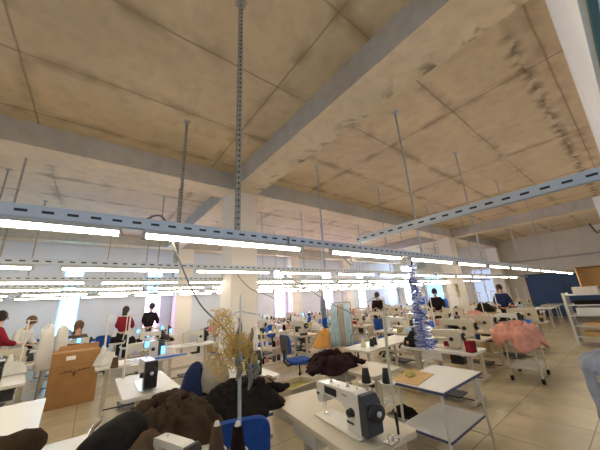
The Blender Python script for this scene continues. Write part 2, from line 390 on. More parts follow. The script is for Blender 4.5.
# ------------------------------------------------------------------ ceiling rails, hangers, lamps
ROWS = [(1.83, 2.10), (3.93, 2.15), (5.75, 2.15), (7.4, 2.15), (9.2, 2.15), (11.0, 2.15)]
ROWN = ['nearest', 'second', 'third', 'fourth', 'fifth', 'farthest']
def rail_mb(L):
    b = MB()                                       # a C section: two flanges and a web with slots
    b.box(0, L, -.021, -.018, 0, .066); b.box(0, L, .018, .021, 0, .066); b.box(0, L, -.018, .018, .063, .066)
    b.box(0, L, -.018, -.010, 0, .003); b.box(0, L, .010, .018, 0, .003); return b
for r, (y, z) in enumerate(ROWS):
    for k, (xa, xb) in enumerate(((-5.5, 1.28), (1.3, 19.0 if r else 17.5))):
        o = rail_mb(xb - xa).build('slotted_rail', 'rail'); o.location = (xa, y, z + .035)
        tag(o, 'slotted steel rail carrying the lamps of the %s row, %s stretch of the column' % (ROWN[r], 'left' if k == 0 else 'right'), 'rail')
o = rail_mb(1.86).build('slotted_rail', 'rail'); o.rotation_euler = (0, 0, R(90)); o.location = (2.15, Y0, 2.2)
tag(o, 'pale blue slotted rail crossing from the window wall to the nearest lamp row', 'rail')
o = MB().box(2.1, 2.2, Y0, Y0 + .04, 2.16, 2.3).box(2.12, 2.18, Y0 + .04, Y0 + .07, 2.19, 2.28).build('wall_bracket', 'black'); tag(o, 'black bracket fixing the crossing rail to the window wall', 'bracket')
pr = empty('tube_lamp'); pr['category'] = 'ceiling light'
h = MB(); h.box(-.62, .62, -.022, .022, .008, .033).build('housing', 'housing', pr)
MB().cyl((-.605, 0, -.008), (.605, 0, -.006), .0145, n=10).build('tube', 'tube', pr)
for s in (-1, 1): MB().box(s * .615 - .01, s * .615 + .01, -.022, .022, -.024, .009).build('end_cap', 'housing', pr)
LP = Proto(pr)
for r, (y, z) in enumerate(ROWS):
    xs = ([-3.3, -1.92, -.54, .81, 2.43, 3.9, 5.36, 6.82, 8.28, 9.74, 11.2, 12.66, 14.12, 15.58] if r == 0 else [-4.1 + 1.46 * k for k in range(15)] if r % 2 else [-3.7 + 1.46 * k for k in range(15)])
    for k, x in enumerate(xs):
        LP.put((x, y, z), 0, 'lit tube lamp under the %s rail, %s from the left end' % (ROWN[r], ORD[k] if k < 14 else 'last'), 'tube lamps over the sewing rows')
# hangers
def strap(x0, y0, z0, x1, y1, label, wide=False):
    w = .02 if wide else .013; o = MB(); p0 = Vector((x0, y0, z0)); p1 = Vector((x1, y1, H)); d = p1 - p0
    o.add([(p.x + a, p.y + b, p.z) for p in (p0, p1) for a, b in ((-w, -w * .6), (w, -w * .6), (w, w * .6), (-w, w * .6))], [(3, 2, 1, 0), (4, 5, 6, 7), (0, 1, 5, 4), (1, 2, 6, 5), (2, 3, 7, 6), (3, 0, 4, 7)])
    if wide:
        o.cur = 1; n = int(d.length / .05)
        for k in range(1, n):
            p = p0 + d * (k / n); o.box(p.x - .006, p.x + .006, p.y - w * .6 - .002, p.y - w * .6, p.z - .008, p.z + .008); o.box(p.x - w - .002, p.x - w, p.y - .004, p.y + .004, p.z - .008, p.z + .008)
        o.cur = 0
    o.box(p1.x - .05, p1.x + .05, p1.y - .05, p1.y + .05, H - .008, H)
    return tag(o.build('hanger_strap', ['darkgalv' if x0 < 2 else 'galv', 'black']), label, 'hanger')
strap(.82, 1.83, 2.2, .81, 1.78, 'grey punched steel hanger from ceiling to the nearest lamp rail, in front of column', True)
HX = {0: [-2.6, 3.63, 5.95, 8.56, 11.63, 14.6], 1: [-3.0, .85, 3.7, 6.0, 8.7, 11.6], 2: [-1.2, 1.2, 4.6, 7.2, 9.9], 3: [-3.5, -1.75, 1.17, 4.2, 6.9, 9.6], 4: [-1.37, 1.14, 5.85, 8.41, 11.2], 5: [-2.5, 0.2, 4.5, 7.5]}
for r, xs in HX.items():
    y, z = ROWS[r]
    for k, x in enumerate(xs):
        strap(x, y, z + .1, x, y, 'steel hanger from ceiling to the %s lamp rail, %s from the left' % (ROWN[r], ORD[k]), wide=(r < 2 and x < 1))
# wall trunking on the end wall and cable tray
o = MB().box(X1 - .12, X1, .3, 5.1, 3.12, 3.2); 
for k in range(24): o.box(X1 - .13, X1 - .12, .35 + k * .2, .45 + k * .2, 3.13, 3.19)
tag(o.build('cable_tray', 'grey'), 'long grey cable tray along the end wall above the blue gate', 'cable tray')
def cable(name, pts, r, label, mt='cable', cat='cable', sag=0):
    P = [Vector(p) for p in pts]; out = []
    for i in range(len(P) - 1):
        for t in range(8):
            u = t / 8; a = P[max(i - 1, 0)]; b_, c, d = P[i], P[i + 1], P[min(i + 2, len(P) - 1)]
            out.append(0.5 * ((2 * b_) + (c - a) * u + (2 * a - 5 * b_ + 4 * c - d) * u * u + (3 * b_ - a - 3 * c + d) * u ** 3))
    out.append(P[-1]); return tag(MB().tube(out, r).build(name, mt), label, cat)
cable('power_cable', [(.2, 1.83, 2.205), (.27, 1.83, 2.24), (.33, 1.86, 2.19), (.42, 1.9, 1.98), (.6, 1.98, 1.68), (.8, 2.06, 1.5), (.93, 2.1, 1.36)], .006, 'dark cable running from the nearest rail down to the yarn pole')
cable('power_cable', [(2.4, 3.93, 2.2), (2.9, 3.8, 1.95), (3.2, 3.4, 1.6), (3.3, 2.9, 1.35), (2.9, 2.7, 1.1)], .006, 'thin cable sagging from the second rail right of the column')
cable('power_cable', [(2.3, 5.2, 2.3), (2.6, 5.1, 1.95), (3.1, 4.95, 1.7), (3.5, 5.4, 1.3), (3.6, 5.95, .95)], .008, 'thin grey cable drooping across the face of the column')
cable('power_cable', [(1.9, 1.83, 2.2), (2.0, 1.84, 2.06), (2.15, 1.86, 1.98), (2.2, 1.88, 2.1)], .005, 'short looped wire under the nearest rail right of the column')
cable('power_cable', [(12.0, .4, 3.0), (11.3, .42, 3.1), (10.6, .45, 2.95), (9.9, .5, 3.12)], .02, 'black drooping cable by the pale pier on the window wall', 'black')

# ------------------------------------------------------------------ sewing furniture prototypes
def make_table(top, lab):
    t = empty('sewing_table'); t['category'] = 'table'
    MB().prism(rrect(-.29, .29, -.6, .6, .05), .71, .75).build('tabletop', top, t, bevel=.006)
    for s in (-1, 1):
        l = MB().box(-.035, .035, s * .42 - .03, s * .42 + .03, .06, .68); l.box(-.24, .24, s * .42 - .025, s * .42 + .025, .02, .07); l.box(-.22, .22, s * .42 - .03, s * .42 + .03, .68, .71)
        l.build('leg', 'cream', t, bevel=.006)
    MB().box(-.02, .02, -.39, .39, .22, .28).build('crossbar', 'cream', t)
    p = MB().box(-.16, .16, -.22, .2, .06, .085); p.cyl((-.13, -.42, .075), (-.13, .42, .075), .01); p.build('treadle', 'charcoal', t)
    MB().box(-.26, -.06, -.12, .22, .6, .705).build('drawer', 'machine', t, bevel=.004)
    MB().box(.06, .2, -.3, -.1, .5, .69).build('motor_box', 'charcoal', t, bevel=.01)
    return Proto(t)
T_BE = make_table('beige', ''); T_WH = make_table('white', '')
def make_machine(body, back, screen, detail=False):
    t = empty('sewing_machine'); t['category'] = 'sewing machine'
    bd = MB(); bd.box(-.09, .09, -.26, .27, 0, .012)
    prof = [(-.255, .012), (-.255, .30), (-.20, .315), (.20, .30), (.265, .285), (.265, .15), (.235, .115), (.175, .13), (.165, .205), (-.06, .2), (-.1, .16), (-.115, .012)]
    bd.prism([(y, z) for y, z in prof], -.058, .058, 'x'); b0 = bd.build('body', body, t, bevel=.012)
    m_ = MB(); m_.prism([(-.335, .05), (-.335, .26), (-.30, .315), (-.255, .318), (-.255, .03), (-.31, .03)], -.068, .068, 'x'); mc = m_.build('motor_cover', back, t, bevel=.01)
    MB().lathe([(.03, -.375), (.062, -.37), (.066, -.345), (.05, -.335)], (0, 0, .2), 20, 'y').build('handwheel', 'black', t)
    MB().lathe([(.001, -.381), (.02, -.381), (.02, -.374)], (0, 0, .2), 12, 'y').build('handwheel_cap', 'greymelt', t)
    n = MB().cyl((0, .225, .04), (0, .225, .13), .004); n.cyl((0, .225, .07), (0, .225, .13), .009); n.box(-.018, .018, .205, .245, .012, .016); n.cyl((-.03, .215, .06), (-.03, .215, .28), .003); n.build('needle_bar', 'chrome', t)
    k = MB().lathe([(.02, -.092), (.028, -.088), (.028, -.066), (.034, -.06), (.034, -.058)], (0, -.17, .16), 16, 'x'); k.build('stitch_dial', 'black', t)
    if detail:
        MB().box(-.064, -.056, -.01, .14, .222, .285).build('display_panel', 'black', t, bevel=.004)
        MB().box(-.066, -.058, -.185, -.115, .075, .09).build('stitch_lever', 'charcoal', t, bevel=.003)
        tp = MB(); tp.lathe([(.014, .0), (.014, .012), (.006, .014), (.006, .022)], (0, .12, .3), 12); tp.lathe([(.018, 0), (.018, .008), (.007, .01), (.007, .03)], (.01, -.07, .306), 12); tp.lathe([(.008, 0), (.008, .008)], (-.02, 0, .303), 10); tp.lathe([(.008, 0), (.008, .008)], (.02, -.16, .312), 10); tp.build('oil_cap', 'grey', t)
        tt = MB().tube([(-.05, .24, .29), (-.06, .26, .34), (-.02, .25, .35), (.0, .24, .3)], .003); tt.lathe([(.014, -.075), (.014, -.07), (.005, -.068), (.014, -.064), (.014, -.06)], (0, .22, .2), 12, 'x'); tt.build('tension_disc', 'chrome', t)
        lg = MB()
        for q, (w_, g) in enumerate(((.010, .0), (.009, .014), (.009, .026), (.003, .038), (.009, .045))): lg.box(-.0605, -.058, -.075 - g - w_, -.075 - g, .262, .274) if q % 2 == 0 else lg.box(-.0605, -.058, -.075 - g - w_, -.075 - g, .262, .269)
        lg.build('raised_lettering', 'grey', t)
    else:
        MB().lathe([(.01, 0), (.01, .03)], (0, .12, .3), 10).build('oil_cap', 'chrome', t)
    if screen:
        MB().box(-.1, -.07, -.1, .0, .2, .33).build('control_panel', 'charcoal', t, bevel=.005)
        MB().box(-.103, -.1, -.09, -.01, .21, .32).build('screen', 'screen', t)
        MB().box(-.105, -.1, -.37, -.3, .06, .2).build('screen', 'screen', t)
    return Proto(t)
M_DET = make_machine('machine', 'charcoal', False, True); M_WH = make_machine('machine', 'charcoal', True); M_BE = make_machine('machine_beige', 'machine_beige', False); M_BL = make_machine('machine', 'black', False); M_SC = make_machine('machine', 'charcoal', True)
def make_stand():
    t = empty('thread_stand'); t['category'] = 'thread stand'
    MB().cyl((0, 0, 0), (0, 0, .82), .011, n=8).cyl((0, 0, -.03), (0, 0, .03), .018, n=8).build('pole', 'wire', t)
    a = MB().cyl((-.14, 0, .8), (.14, 0, .8), .006, n=6)
    for s in (-1, 1): a.tube([(s * .14 + .02 * math.cos(q), .02 * math.sin(q), .8) for q in [k * math.pi / 5 for k in range(11)]], .003, 5)
    a.build('guide_arm', 'wire', t)
    for s in (-1, 1):
        c = MB().cyl((0, 0, .12), (s * .12, 0, .12), .006, n=6); c.lathe([(.05, .118), (.055, .118), (.055, .126), (.05, .126)], (s * .12, 0, 0), 16); c.cyl((s * .12, 0, .12), (s * .12, 0, .25), .004, n=6); c.build('spool_arm', 'wire', t)
    return Proto(t)
ST = make_stand()
cone_mats = {'black': 'black', 'white': 'whitec', 'brown': 'brownc2', 'cream': 'yarn_pale', 'pink': 'pink', 'blue': 'bluebin', 'maroon': 'plum'}
CN = {}
for nm, mt in cone_mats.items():
    t = empty('thread_cone'); t['category'] = 'thread cone'
    MB().lathe([(.045, 0), (.048, .01), (.03, .13), (.026, .135)], n=14).build('thread', mt, t)
    MB().lathe([(.02, .135), (.012, .155), (.008, .155)], n=10).build('core', 'whitec', t)
    CN[nm] = Proto(t)
def place_cones(sx, sy, sz, rz, where, colors=None):
    for s, side in ((-1, 'left'), (1, 'right')):
        cn = colors[0 if s < 0 else 1] if colors else rnd.choice(list(cone_mats)); 
        if cn is None: continue
        x = sx + s * .12 * math.cos(rz); y = sy + s * .12 * math.sin(rz)
        CN[cn].put((x, y, sz + .126), 0, '%s cone, %s pin of the thread stand %s' % (cn, 'one' if False else side, where), 'thread cones')

# garment heaps
def heap(name, cx, cy, z, rx, ry, h, mt, seed, label, cat='clothes', rot=0, n=34, fold=.5, droop=0, group=None):
    b = MB(); vs = []; so = Vector((seed * 7.3, seed * 3.1, seed)); n2 = n
    for i in range(n + 1):
        for j in range(n2):
            rr = i / n; t = 2 * math.pi * j / n2; cx_, sy_ = math.cos(t), math.sin(t)
            edge = 1 + .38 * noise.noise(Vector((cx_ * 1.5, sy_ * 1.5, 0)) + so) + .2 * noise.noise(Vector((cx_ * 4, sy_ * 4, 0)) + so)
            x, y = rx * rr * cx_ * edge, ry * rr * sy_ * edge
            p = Vector((x * 7, y * 7, 0)) + so
            rid = 1 - abs(noise.noise(p + Vector((noise.noise(p * .7) * 1.5, 0, 0)))) * 2.2
            rid2 = 1 - abs(noise.noise(p * 2.3)) * 2
            env = max(0, 1 - rr ** 3.2)
            zz = h * env * (.42 + fold * .95 * rid + .35 * rid2 * fold + .5 * noise.noise(Vector((x * 3.4, y * 3.4, 5)) + so) + .12 * noise.noise(p * 5))
            if droop and rr > .75: zz -= droop * ((rr - .75) / .25) ** 1.2 * (.55 + 1.1 * noise.noise(Vector((cx_ * 1.8, sy_ * 1.8, 9)) + so))
            elif zz < .004: zz = .004
            vs.append((x, y, zz))
    fs = [(i * n2 + j, (i + 1) * n2 + j, (i + 1) * n2 + (j + 1) % n2, i * n2 + (j + 1) % n2) for i in range(n) for j in range(n2)]
    b.add(vs, fs, True)
    o = b.build(name, mt); o.location = (cx, cy, z + .002); o.rotation_euler = (0, 0, rot)
    s_ = o.modifiers.new('s', 'SOLIDIFY'); s_.thickness = .008; s_.offset = 1
    return tag(o, label, cat, group)

def sleeves(par, rx, ry, h, mt, seed, n=5):
    q = random.Random(seed)
    for k in range(n):
        a_ = q.random() * 6.28; x, y = rx * .35 * q.gauss(0, 1), ry * .35 * q.gauss(0, 1); pts = []; rr = []
        for i in range(9):
            u = i / 8; x += math.cos(a_) * .05; y += math.sin(a_) * .05; a_ += q.gauss(0, .22); e = min(1, (x / rx) ** 2 + (y / ry) ** 2)
            pts.append((x, y, h * (1 - e) + .045)); rr.append((.05 + .012 * math.sin(i * 2.3 + k)) * (.5 if i in (0, 8) else 1) * (1 - .3 * u))
        b = MB(); b.tube(pts, .04, 12, rr=rr); b.build('sleeve', mt, par)
# office chair
def make_chair(shell='charcoal'):
    t = empty('office_chair'); t['category'] = 'office chair'
    MB().prism(rrect(-.23, .23, -.22, .22, .08), .44, .51).build('seat', 'blue', t, bevel=.02, seg=3)
    bk = MB(); vs = []
    poly = rrect(-.2, .2, -.17, .19, .1, 5)
    bk.prism([(a, b_ + .84) for a, b_ in poly], -.03, .03, 'y') if False else None
    vs0 = [(a, -.25 - .1 * (b_ + .17) + .25 * a * a, b_ + .8) for a, b_ in poly]; vs1 = [(x, y - .055, z) for x, y, z in vs0]; n = len(poly)
    bk.add(vs0 + vs1, [tuple(range(n)), tuple(range(n, 2 * n))[::-1]] + [((i + 1) % n, i, n + i, n + (i + 1) % n) for i in range(n)])
    bk.build('backrest', ['blue'], t, bevel=.018, seg=3)
    sh = MB(); vs2 = [(x * .98, y - .058, z) for x, y, z in vs0]; vs3 = [(x * .98, y - .075, z) for x, y, z in vs0]
    sh.add(vs2 + vs3, [tuple(range(n)), tuple(range(n, 2 * n))[::-1]] + [((i + 1) % n, i, n + i, n + (i + 1) % n) for i in range(n)]); sh.build('back_shell', shell, t)
    MB().tube([(0, -.05, .43), (0, -.26, .42), (0, -.34, .5), (0, -.33, .72)], .022, 8).build('back_bracket', 'black', t)
    MB().cyl((0, 0, .1), (0, 0, .26), .028).cyl((0, 0, .26), (0, 0, .44), .016).build('gas_lift', 'black', t)
    MB().tube([(.05, .02, .42), (.2, .05, .42), (.26, .05, .43)], .007).build('lever', 'black', t)
    for k in range(5):
        a = k * 2 * math.pi / 5 + .3; l = MB().tube([(0, 0, .12), (.14 * math.cos(a), .14 * math.sin(a), .1), (.29 * math.cos(a), .29 * math.sin(a), .075)], .02, 8, rr=[.028, .022, .016])
        lo = l.build('leg', 'black', t)
        c_, s_ = math.cos(a), math.sin(a); p = Vector((.29 * c_, .29 * s_, .03)); q = Vector((-s_, c_, 0)) * .022
        MB().cyl(p - q, p + q, .03, n=12).cyl(p, p + Vector((0, 0, .05)), .008, n=6).build('castor', 'rubber', lo)
    return Proto(t)
CH = make_chair(); CHB = make_chair('blue')

# ------------------------------------------------------------------ foreground
def rot2(x, y, a): return x * math.cos(a) - y * math.sin(a), x * math.sin(a) + y * math.cos(a)
def station(x, y, a, tp, mp, where, side=1, stand=True, cones=None, my=-.08, flip=False, mlabel='sewing machine', tlab='sewing table', mcol='white', tcol='beige', sx=.2, sy=.5, mx=-.03, scm=1.0):
    tp.put((x, y, 0), a, '%s %s %s' % (tcol, tlab, where), 'sewing tables')
    if mp:
        dx, dy = rot2(mx, my, a); mp.put((x + dx, y + dy, .751), a, '%s %s on the table %s' % (mcol, mlabel, where), 'sewing machines', scale=(scm, scm, scm))
    if stand:
        dx, dy = rot2(sx, sy, a); ST.put((x + dx, y + dy, .78), a, 'white wire thread stand at the table %s' % where, 'thread stands')
        place_cones(x + dx, y + dy, .78, a, where, cones)
# the table with the white machine in front
a = R(-7)
T_BE.put((1.68, 1.84, 0), a, 'beige-topped sewing table in the foreground under the large white machine'); M_DET.put((1.595, 1.63, .751), a, 'large white sewing machine with charcoal motor cover in the foreground', scale=(1.0, 1.0, .84))
o = MB().tube([(0, 0, 0), (0, 0, .04), (.0, .0, .13)], .012, 8, rr=[.008, .008, .015]).build('screwdriver', 'black'); o.location = (1.74, 1.27, .751); tag(o, 'black-handled tool standing upright near the corner of the foreground table', 'tool')
o = MB(); o.box(-.05, .05, -.03, .03, 0, .012); o.cyl((-.03, 0, .012), (-.03, 0, .05), .006); o.cyl((.03, .01, .012), (.03, .01, .03), .01); o = o.build('bobbin_winder', 'chrome'); o.location = (1.62, 1.24, .751); tag(o, 'small steel bobbin winder beside the motor end of the foreground machine', 'bobbin winder')
for (nm, x, y, s) in (('tall', 1.86, 1.36, 0), ('short', 1.80, 1.31, 1)):
    t = empty('thread_pole', (x, y, .75), 0, '%s thin steel thread pole rising from the right corner of the foreground table' % nm, 'thread stand')
    top = .86 if s == 0 else .78
    MB().tube([(0, 0, 0), (.02 * (1 - s), .01, .4), (.05, .03 * s, top)], .008, 8).build('pole', 'cream', t)
    MB().tube([(.05, .03 * s, top), (.0, .05, top + .03), (-.1, .09, top - .02)], .004, 6).build('hook', 'darkgalv', t)
# cup holders with spools right of the machine
t = empty('thread_stand', (2.34, 1.86, 0), 0, 'cream floor thread stand with two white cups behind the foreground table', 'thread stand')
MB().cyl((0, 0, .02), (0, 0, .84), .018).build('pole', 'cream', t); MB().box(-.2, .2, -.02, .02, 0, .04).box(-.02, .02, -.2, .2, 0, .04).build('base', 'cream', t)
for k, (dx, dy) in enumerate(((-.06, .1), (.06, -.06))):
    c = MB().tube([(0, 0, .6), (dx, dy, .68), (dx, dy, .8)], .012, 8); c.lathe([(.03, .8), (.07, .815), (.085, .83), (.08, .832), (.06, .82)], (dx, dy, 0), 20); c.build('cup', 'wire', t)
    CN['black'].put((2.34 + dx, 1.86 + dy, .823), 0, 'black thread cone in the %s white cup behind the foreground machine' % ('left' if k == 0 else 'right'))
# white two-shelf trolley table
t = empty('work_table', (3.16, 1.68, 0), 0, 'white two-level work table with navy edging right of the foreground machine', 'table')
MB().box(-.47, .47, -.27, .27, .725, .75).build('tabletop', 'white', t); 
MB().box(-.474, .474, -.274, .274, .722, .745).box(-.47, .47, -.27, .27, .722, .73).build('edging', 'edge', t)
s_ = MB().box(-.44, .36, -.25, .25, .335, .35).build('shelf', 'white', t); MB().box(-.444, .364, -.254, .254, .325, .345).build('edging', 'edge', s_)
for sx in (-1, 1):
    for sy in (-1, 1): MB().cyl((sx * .42, sy * .22, .72), (sx * .45 + (.03 if sx > 0 else 0), sy * .24, 0), .014, n=8).build('leg', 'machine', t)
MB().tube([(-.45, -.24, .12), (-.45, .24, .12)], .01).tube([(.46, -.24, .12), (.46, .24, .12)], .01).build('rail', 'machine', t)
o = MB().prism([(-.26, -.16), (.24, -.14), (.26, .15), (-.24, .17)], 0, .005).build('pattern_board', 'card_light'); o.location = (2.96, 1.86, .751); o.rotation_euler = (0, 0, .1); tag(o, 'tan card pattern lying on the back of the white two-level table', 'card')
heap('cloth_scrap', 2.97, 1.9, .756, .06, .05, .05, 'olive', 3, 'small crumpled yellow rag on the tan card', 'rag', n=16)
# garment table with dark clothes, table behind
T_BE.put((2.98, 2.8, 0), 0, 'beige sewing table carrying the heap of dark maroon clothes')
HM = heap('clothes_heap', 2.75, 2.95, .75, .42, .36, .15, 'plum', 11, 'heap of dark maroon clothes on a beige table behind the foreground machine', droop=.03, rot=.4)
sleeves(HM, .4, .34, .12, 'plum', 2)
t = empty('work_table', (4.75, 3.55, 0), R(4), 'long white work table behind the heap of dark maroon clothes', 'table')
MB().box(-.95, .95, -.3, .3, .72, .75).build('tabletop', 'white', t, bevel=.004)
for sx in (-.85, .85):
    for sy in (-.24, .24): MB().box(sx - .02, sx + .02, sy - .02, sy + .02, 0, .72).build('leg', 'cream', t)
for k, (x, y, c) in enumerate(((4.1, 3.5, 'cream'), (4.25, 3.42, 'black'), (4.42, 3.48, 'black'))): CN[c].put((x, y, .751), 0, '%s thread cone standing on the long white work table, %s' % (c, ('nearest its left end', 'beside the cream one', 'rightmost of three')[k]))
o = MB(); o.box(-.14, .14, -.2, .2, 0, .012).box(-.14, -.13, -.2, .2, .012, .2).box(.13, .14, -.2, .2, .012, .2).box(-.13, .13, -.2, -.19, .012, .2).box(-.13, .13, .19, .2, .012, .2)
o = o.build('storage_bin', 'cream'); o.location = (3.2, 2.85, .28); o.location = (3.3, 2.25, .0); tag(o, 'open cream bin on the floor beside the two-level table', 'bin')
heap('clothes_heap', 3.3, 2.25, .19, .12, .17, .1, 'blackc', 12, 'black clothes filling the open cream floor bin', n=20)
t = empty('storage_crate', (2.7, 3.75, 0), .1, 'beige open crate on the floor under the dark maroon clothes', 'crate')
MB().box(-.3, .3, -.22, .22, 0, .02).box(-.3, -.28, -.22, .22, .02, .42).box(.28, .3, -.22, .22, .02, .42).box(-.28, .28, -.22, -.2, .02, .42).box(-.28, .28, .2, .22, .02, .42).build('body', 'beige', t); MB().box(-.27, .27, -.19, .19, .021, .34).build('contents', 'olive', t)
# foreground left tables
def plain_table(x, y, w, d, rz, label, top='white', h=.75):
    t = empty('work_table', (x, y, 0), rz, label, 'table'); MB().box(-w / 2, w / 2, -d / 2, d / 2, h - .03, h).build('tabletop', top, t, bevel=.004)
    for sx in (-1, 1):
        for sy in (-1, 1): MB().box(sx * (w / 2 - .06) - .02, sx * (w / 2 - .06) + .02, sy * (d / 2 - .06) - .02, sy * (d / 2 - .06) + .02, 0, h - .03).build('leg', 'cream', t)
    return t
plain_table(-.13, 2.32, .60, 1.25, 0, 'white work table at the bottom left under the dark brown roll')
plain_table(.49, 2.5, .58, 1.15, 0, 'white work table in the foreground under the heap of brown clothes')
plain_table(-.62, 3.86, .72, 1.26, R(3), 'white work table at the left edge in front of the cardboard box')
# dark roll with metal clasp
t = empty('fabric_roll', (.21, 2.3, .72), 0, 'thick dark brown padded roll with silver clasp at the bottom left', 'fabric roll')
prof = [(.0, .13), (.04, .16), (.1, .17), (.2, .17), (.3, .16), (.42, .15), (.5, .12)]
r_ = MB(); pts = []; rr = []
for k in range(15):
    u = k / 14; pts.append((-.16 + .30 * u, -.32 + .46 * u, .14 + .03 * math.sin(u * 3.1))); rr.append(.12 * (max(0.02, 1 - (2 * u - 1) ** 6)) ** .5 * (1 + .03 * noise.noise(Vector((u * 6, 1, 2)))))
r_.tube(pts, .1, 22, rr=rr); r_.build('roll', 'blackc', t)
c_ = MB(); 
c_.tube([(-.13, .0, .2), (-.115, .04, .235), (-.08, .09, .25)], .012, 6).ball((-.13, -.01, .19), .018); c_.build('clasp', 'chrome', t)
t = MB(); pts = [(-.32 + .5 * k / 13, -.04 + .13 * k / 13, .1) for k in range(14)]; t.tube(pts, .1, 18, rr=[.095 * (1 - (2 * k / 13 - 1) ** 8 * .7) * (1 + .06 * math.sin(k * 2.1)) for k in range(14)])
o = t.build('fabric_roll', 'brownc'); o.location = (-.32, 2.72, .73); tag(o, 'brown cloth roll at the bottom left corner beside the dark padded roll', 'fabric roll')
HW = heap('clothes_heap', .62, 2.62, .75, .34, .5, .17, 'brownc', 21, 'heap of brown clothes on the foreground white table', rot=.3, n=60, droop=.015)
sleeves(HW, .34, .5, .14, 'brownc', 9)
heap('clothes_heap', .36, 2.2, .75, .2, .13, .12, 'brownc2', 22, 'lighter brown sleeve lying beside the dark padded roll', rot=.6, n=40)
plain_table(1.17, 2.75, .44, 1.0, R(-6), 'navy-edged table under the heap of black clothes', top='white')
t = [o for o in bpy.data.objects if o.get('label') == 'navy-edged table under the heap of black clothes'][0]
MB().box(-.2, .2, -.47, .47, .3, .32).build('shelf', 'white', t); MB().box(-.226, .226, -.506, .506, .722, .745).build('edging', 'edge', t)
HB = heap('clothes_heap', 1.22, 2.6, .75, .42, .36, .16, 'blackc', 23, 'heap of black clothes on the navy-edged table', rot=.2, n=60, droop=.015)
sleeves(HB, .42, .36, .13, 'blackc', 4)
heap('leather_piece', 1.38, 2.66, .87, .2, .1, .06, 'tan', 24, 'brown leather piece lying on top of the heap of black clothes', 'leather', rot=-.2, n=24)
t = empty('cloth_bag', (1.14, 3.12, .75), 0, 'grey cloth bag standing behind the heap of black clothes', 'bag')
bg_ = MB(); bg_.lathe([(.13, 0), (.16, .06), (.165, .16), (.14, .26), (.09, .31), (.05, .33)], n=18); g = bg_.build('bag', 'greyc', t); MB().tube([(-.08, 0, .3), (-.05, 0, .38), (.05, 0, .38), (.08, 0, .3)], .008).build('strap', 'greyc', t)
t = empty('jacket', (.94, 3.16, .75), 0, 'black jacket draped upright left of the grey bag', 'jacket')
j = MB().tube([(0, 0, 0), (0, 0, .1), (.01, 0, .22), (.03, 0, .3), (.04, 0, .33)], .1, 14, rr=[.13, .125, .1, .06, .02]); j.build('body', 'navy', t); MB().tube([(.06, -.04, .26), (.1, -.09, .14), (.1, -.12, .02)], .035, 8).build('sleeve', 'blackc', t)
station(1.78, 3.78, R(-3), T_WH, M_SC, 'just right of the yarn pole', my=-.24, tcol='white', mcol='screened', cones=('black', None))
o = heap('clothes_heap', 1.25, 1.95, .0, .16, .14, .12, 'blackc', 26, 'black rag on the floor beside the foreground blue chair', n=20)
# small machine at bottom edge
M_BL.put((.5, 2.0, .751), R(20), 'small white overlock machine at the bottom edge in front of brown clothes', scale=(.7, .6, .42))
# blue chair and thread cups near the bottom centre
CHB.put((1.06, 2.28, 0), R(-22), 'blue office chair in the foreground behind the two tall thread cones', scale=(1, 1, .88))
t = empty('thread_stand', (.76, 1.8, 0), 0, 'white ringed thread stand at the bottom centre holding two tall cones', 'thread stand')
MB().cyl((.04, .03, 0), (.04, .03, .8), .012).box(-.15, .2, .01, .05, 0, .03).build('pole', 'wire', t)
for k, (dx, dy) in enumerate(((-.045, .07), (.05, -.03))):
    MB().tube([(dx + .058 * math.cos(q), dy + .058 * math.sin(q), .79) for q in [i * math.pi / 10 for i in range(21)]], .006, 6).tube([(.04, .03, .76), (dx, dy, .77)], .006).lathe([(.05, .765), (.05, .77)], (dx, dy, 0), 14).build('ring', 'wire', t)
    CN['brown' if k == 0 else 'maroon'].put((.76 + dx, 1.8 + dy, .771), 0, 'tall %s thread cone in the %s ring at the bottom centre' % (('brown', 'left') if k == 0 else ('dark maroon', 'right')), scale=(1.0, 1.0, 1.15))
# yarn pole
t = empty('yarn_pole', (.89, 1.92, 0), 0, 'grey steel pole hung with tangled yellow yarn before the column', 'pole')
MB().cyl((0, 0, 0), (0, 0, 1.42), .013, n=10).build('pole', 'galv', t); MB().cyl((0, 0, 1.42), (0, .0, 1.72), .006).tube([(-.16, .02, 1.55), (0, 0, 1.6), (.16, -.02, 1.56)], .005).build('guide_arm', 'galv', t)
MB().box(-.12, .12, -.12, .12, 0, .02).build('base', 'grey', t)
def tangle(cx, cy, z0, z1, rx, ry, n, seed, mt, label, r=.002):
    q = random.Random(seed); b = MB()
    for k in range(n):
        p = Vector((cx + q.gauss(0, rx * .5), cy + q.gauss(0, ry * .5), z1 - q.random() * (z1 - z0) * .3)); d = Vector((q.gauss(0, 1), q.gauss(0, 1), q.gauss(0, 1))).normalized(); pts = [p.copy()]
        for s in range(16):
            d = (d + Vector((q.gauss(0, .6), q.gauss(0, .6), q.gauss(-.12, .5)))).normalized(); p = p + d * .022
            c = Vector((cx, cy, (z0 + z1) / 2)); off = p - c
            e = (off.x / rx) ** 2 + (off.y / ry) ** 2 + (off.z / ((z1 - z0) / 2)) ** 2
            if e > 1: d = (d - off.normalized() * .9).normalized()
            pts.append(p.copy())
        b.tube(pts, r, 4)
    o = b.build('yarn_tangle', mt); return tag(o, label, 'yarn')
tangle(.78, 1.96, 1.40, 1.62, .075, .07, 30, 1, 'yarn', 'upper left tangle of yellow yarn on the yarn pole')
tangle(.88, 1.94, 1.30, 1.45, .12, .08, 60, 2, 'yarn', 'wide middle tangle of yellow yarn on the yarn pole')
tangle(.78, 2.0, 1.14, 1.34, .07, .07, 26, 3, 'yarn', 'lower left tangle of yellow yarn beside the grey bag')
tangle(.93, 1.93, 1.16, 1.36, .07, .08, 34, 4, 'yarn', 'pale yarn tangle hanging lowest on the yarn pole')
